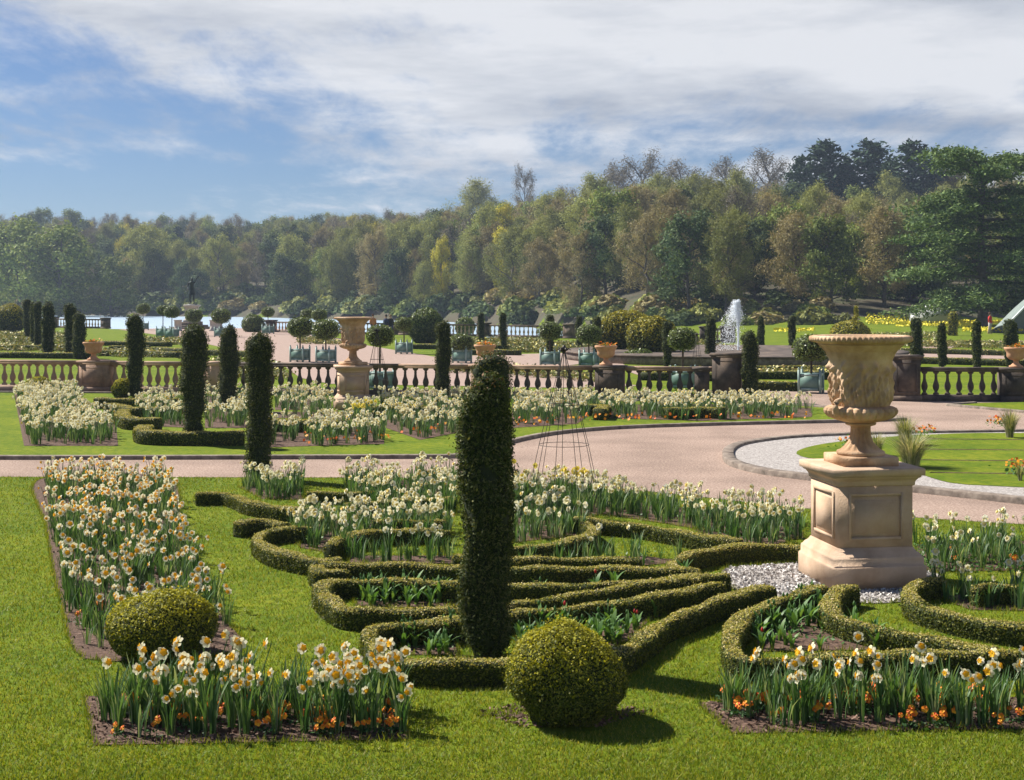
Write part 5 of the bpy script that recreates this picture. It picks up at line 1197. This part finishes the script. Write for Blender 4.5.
for px, py, lb in ((997, 430, 'orange flower clump left of the right edge grass tuft'), (925, 440, 'pink orange flower clump right of the greener grass tuft'), (848, 452, 'orange flower beside the stem of the big urn'), (1020, 478, 'orange flower clump by the low plant at the right edge')):
    x, y, _ = G(px, py); P = rng.normal(0, 1, (26, 3))*np.array([.12, .12, .04])+np.array([0, 0, .2]); mb = MB(); mb.add(*leaves(P, np.tile([-.3, -.8, .5], (26, 1)), .06, rng, .4, .9), 0)
    P = rng.normal(0, 1, (80, 3))*np.array([.13, .13, .06])+np.array([0, 0, .1]); mb.add(*leaves(P, np.tile([0, 0, 1.], (80, 1)), .07, rng, .8, .5), 1); tag(mb.build('flower_clump', [m_pansy_o, m_tleaf], loc=(x, y, .05)), lb, 'flowers')

# ------------------------------------------------------------------ lower garden beyond the balustrade
LH = [([(0, 345), (60, 345.5)], 'low far hedge at the left edge'), ([(85, 350), (150, 351), (180, 352)], 'low far hedge behind the leftmost urn'), ([(0, 352), (90, 353)], 'nearer low hedge at the left edge beyond the balustrade'),
 ([(150, 347), (260, 352)], 'low far hedge along the great walk left side'), ([(100, 341), (170, 342)], 'thin far hedge left of the great walk'), ([(440, 349), (520, 350)], 'low far hedge behind the front yew column'),
 ([(740, 366), (905, 366)], 'low hedge just beyond the fountain gap, far one'), ([(738, 371), (908, 372)], 'low hedge beyond the gap, middle one'), ([(735, 381), (800, 382)], 'low hedge beyond the gap, nearest one'),
 ([(400, 344), (500, 345)], 'far hedge line behind the round bushes'), ([(870, 347), (1030, 351)], 'far hedge line under the right yews'), ([(640, 372), (735, 373)], 'low hedge in front of the fountain basin'), ([(870, 356), (1030, 360)], 'second hedge line under the right yews'), ([(110, 345.5), (150, 345.5)], 'tiny hedge stub left of the great walk')]
for pl_, lb in LH: hedge(pl_, lb, h=.30, w=.5, density=160, leaf=.09, step=.5)
ball(637, 362, 350, 34, 'grey-green clipped low mound under the golden yews', 1800, .09, (m_bay, m_bay), 'clipped_mound')
mbb = MB(); 
PATCH = [([(0, 334), (60, 335), (70, 343), (0, 343)], 9, .5), ([(0, 346), (60, 347), (80, 352), (0, 351)], 14, .45), ([(85, 352), (160, 353), (165, 358), (85, 357)], 16, .4), ([(300, 338), (360, 346), (300, 344)], 10, .4), ([(130, 340), (180, 341), (200, 345), (130, 345)], 10, .5),
 ([(440, 340), (540, 341), (560, 352), (450, 348)], 12, .5), ([(512, 345), (600, 345), (610, 352), (512, 353)], 12, .5), ([(745, 373), (900, 374), (905, 379), (745, 379)], 22, .35), ([(740, 356), (905, 352), (905, 364), (830, 366)], 9, .4), ([(430, 372), (520, 377), (590, 383), (600, 378), (520, 370)], 16, .35),
 ([(640, 374), (735, 375), (735, 380), (650, 380)], 16, .4), ([(900, 342), (1030, 345), (1030, 350), (900, 347)], 9, .4), ([(860, 336), (940, 334), (940, 339), (870, 342)], 7, .4), ([(610, 338), (700, 340), (730, 350), (700, 350), (620, 345)], 8, .5), ([(220, 360), (275, 366), (290, 380), (200, 378)], 16, .35)]
for poly, dn, hh in PATCH:
    W = GP(poly); n = int(area(W)*dn); q = in_poly_samples(W, n, rng)
    cl = rng.uniform(0, 1, n); P = np.column_stack([q, np.zeros(n)]); P = np.repeat(P, 9, 0)+rng.normal(0, 1, (n*9, 3))*np.array([.16, .16, .08])+np.array([0, 0, .13]); fl = rng.random(n*9) < np.repeat(cl > .72, 9)*.08
    mbb.add(*leaves(P[~fl], np.tile([0, 0, 1.], ((~fl).sum(), 1)), .15*hh/.4, rng, 1., .55), 0); mbb.add(*leaves(P[fl]+np.array([0, 0, .1]), np.tile([-.3, -.6, .6], (fl.sum(), 1)), .12, rng, .5, .9), 1)
o = mbb.build('bedding_plants', [m_bed, m_bed_y]); tag(o, 'mixed low bedding plants in the lower garden', 'bedding plants', None, 'stuff')
# yellow bands of daffodils on the right lawn
mby = MB()
def band(px0, px1, y0, y1, dn):
    Pp = [((px0-512)/1400*y0, y0), ((px1-512)/1400*y0, y0), ((px1-512)/1400*y1, y1), ((px0-512)/1400*y1, y1)]
    n = int(area(Pp)*dn); q = in_poly_samples(Pp, n, rng); P = np.column_stack([q, ground_h(q[:, 0], q[:, 1])+rng.uniform(.12, .36, n)]); mby.add(*leaves(P, np.tile([-.2, -.8, .5], (n, 1)), .2, rng, .5, .9))
band(866, 1060, 146, 154, 14); band(962, 1060, 121, 126, 16); band(774, 814, 122, 126, 14); band(895, 975, 137, 140, 14)
o = mby.build('yellow_daffodils', m_daffband); tag(o, 'bands of yellow daffodils on the far right lawn', 'daffodils', None, 'stuff')

# ------------------------------------------------------------------ lawn grass blades near the camera
rg = np.random.default_rng(21)
n = 330000; yb = 8.4+rg.random(n)**1.6*16; xb = rg.uniform(-1, 1, n)*(.40*yb+.3)
ok = np.ones(n, bool)
for pol in OCC: ok &= ~inpoly(xb, yb, pol)
for P, r in OBST:
    lo, hi = P.min(0)-r, P.max(0)+r; m_ = ok & (xb > lo[0]) & (xb < hi[0]) & (yb > lo[1]) & (yb < hi[1]); ii = np.where(m_)[0]
    if len(ii):
        d = np.full(len(ii), 9.0)
        for p in P[::2]: d = np.minimum(d, np.hypot(xb[ii]-p[0], yb[ii]-p[1]))
        ok[ii[d < r]] = False
xb, yb = xb[ok], yb[ok]; n = len(xb); sc_ = .7+yb/20
a = rg.uniform(0, 6.28, n); hb = rg.uniform(.018, .042, n)*(.85+.15*np.sin(xb*2)*np.sin(yb*1.7)); wd = .0035*sc_; lx, ly = rg.normal(0, .014, n), rg.normal(0, .014, n)
base = np.stack([xb, yb, np.zeros(n)], 1); dx = np.stack([np.cos(a)*wd, np.sin(a)*wd, np.zeros(n)], 1); tp_ = base+np.stack([lx, ly, hb], 1)
V = np.stack([base-dx, base+dx, tp_], 1).reshape(-1, 3); F = np.arange(3*n).reshape(-1, 3)
o = MB().add(V, F).build('lawn_grass', m_blade); tag(o, 'short mown grass blades of the front lawn', 'grass', None, 'stuff')

# longer uncut grass along the edges of the near beds and hedges
B_ = []
for pol in OCC:
    if len(pol) > 60 or pol[:, 1].min() > 22 or pol[:, 1].max() < 0: continue
    for i_ in range(len(pol)):
        a1, a2 = pol[i_], pol[(i_+1) % len(pol)]; L_ = np.linalg.norm(a2-a1); k_ = int(min(L_, 30)*130)
        if k_: t_ = rg.random((k_, 1)); B_.append(a1+(a2-a1)*t_+rg.normal(0, .012, (k_, 2)))
B_ = np.vstack(B_); B_ = B_[(B_[:, 1] > 8) & (B_[:, 1] < 24) & (np.abs(B_[:, 0]) < .4*B_[:, 1]+1)]; n = len(B_)
base = np.column_stack([B_, np.zeros(n)]); a = rg.uniform(0, 6.28, n); dx = np.stack([np.cos(a)*.004, np.sin(a)*.004, np.zeros(n)], 1); tp_ = base+np.stack([rg.normal(0, .02, n), rg.normal(0, .02, n), rg.uniform(.03, .075, n)], 1)
tag(MB().add(np.stack([base-dx, base+dx, tp_], 1).reshape(-1, 3), np.arange(3*n).reshape(-1, 3)).build('edge_grass', m_blade), 'longer uncut grass along the bed edges', 'grass', None, 'stuff')
# ------------------------------------------------------------------ haze
def haze():
    m = bpy.data.materials.new('haze_air'); m.use_nodes = True; nt = m.node_tree; nt.nodes.clear()
    o = nt.nodes.new('ShaderNodeOutputMaterial'); v = nt.nodes.new('ShaderNodeVolumePrincipled')
    v.inputs['Color'].default_value = (.62, .76, 1.0, 1); v.inputs['Density'].default_value = HAZE; v.inputs['Anisotropy'].default_value = .1
    nt.links.new(v.outputs[0], o.inputs['Volume'])
    mb = MB(); V, F = box((0, 985, 40), (3100, 2200, 0)); V[:4, 2] = -6.5; V[4:, 2] = 72; mb.add(V, F)
    ob = mb.build('haze', m); tag(ob, kind='stuff'); return ob
HAZE = .00028
haze()
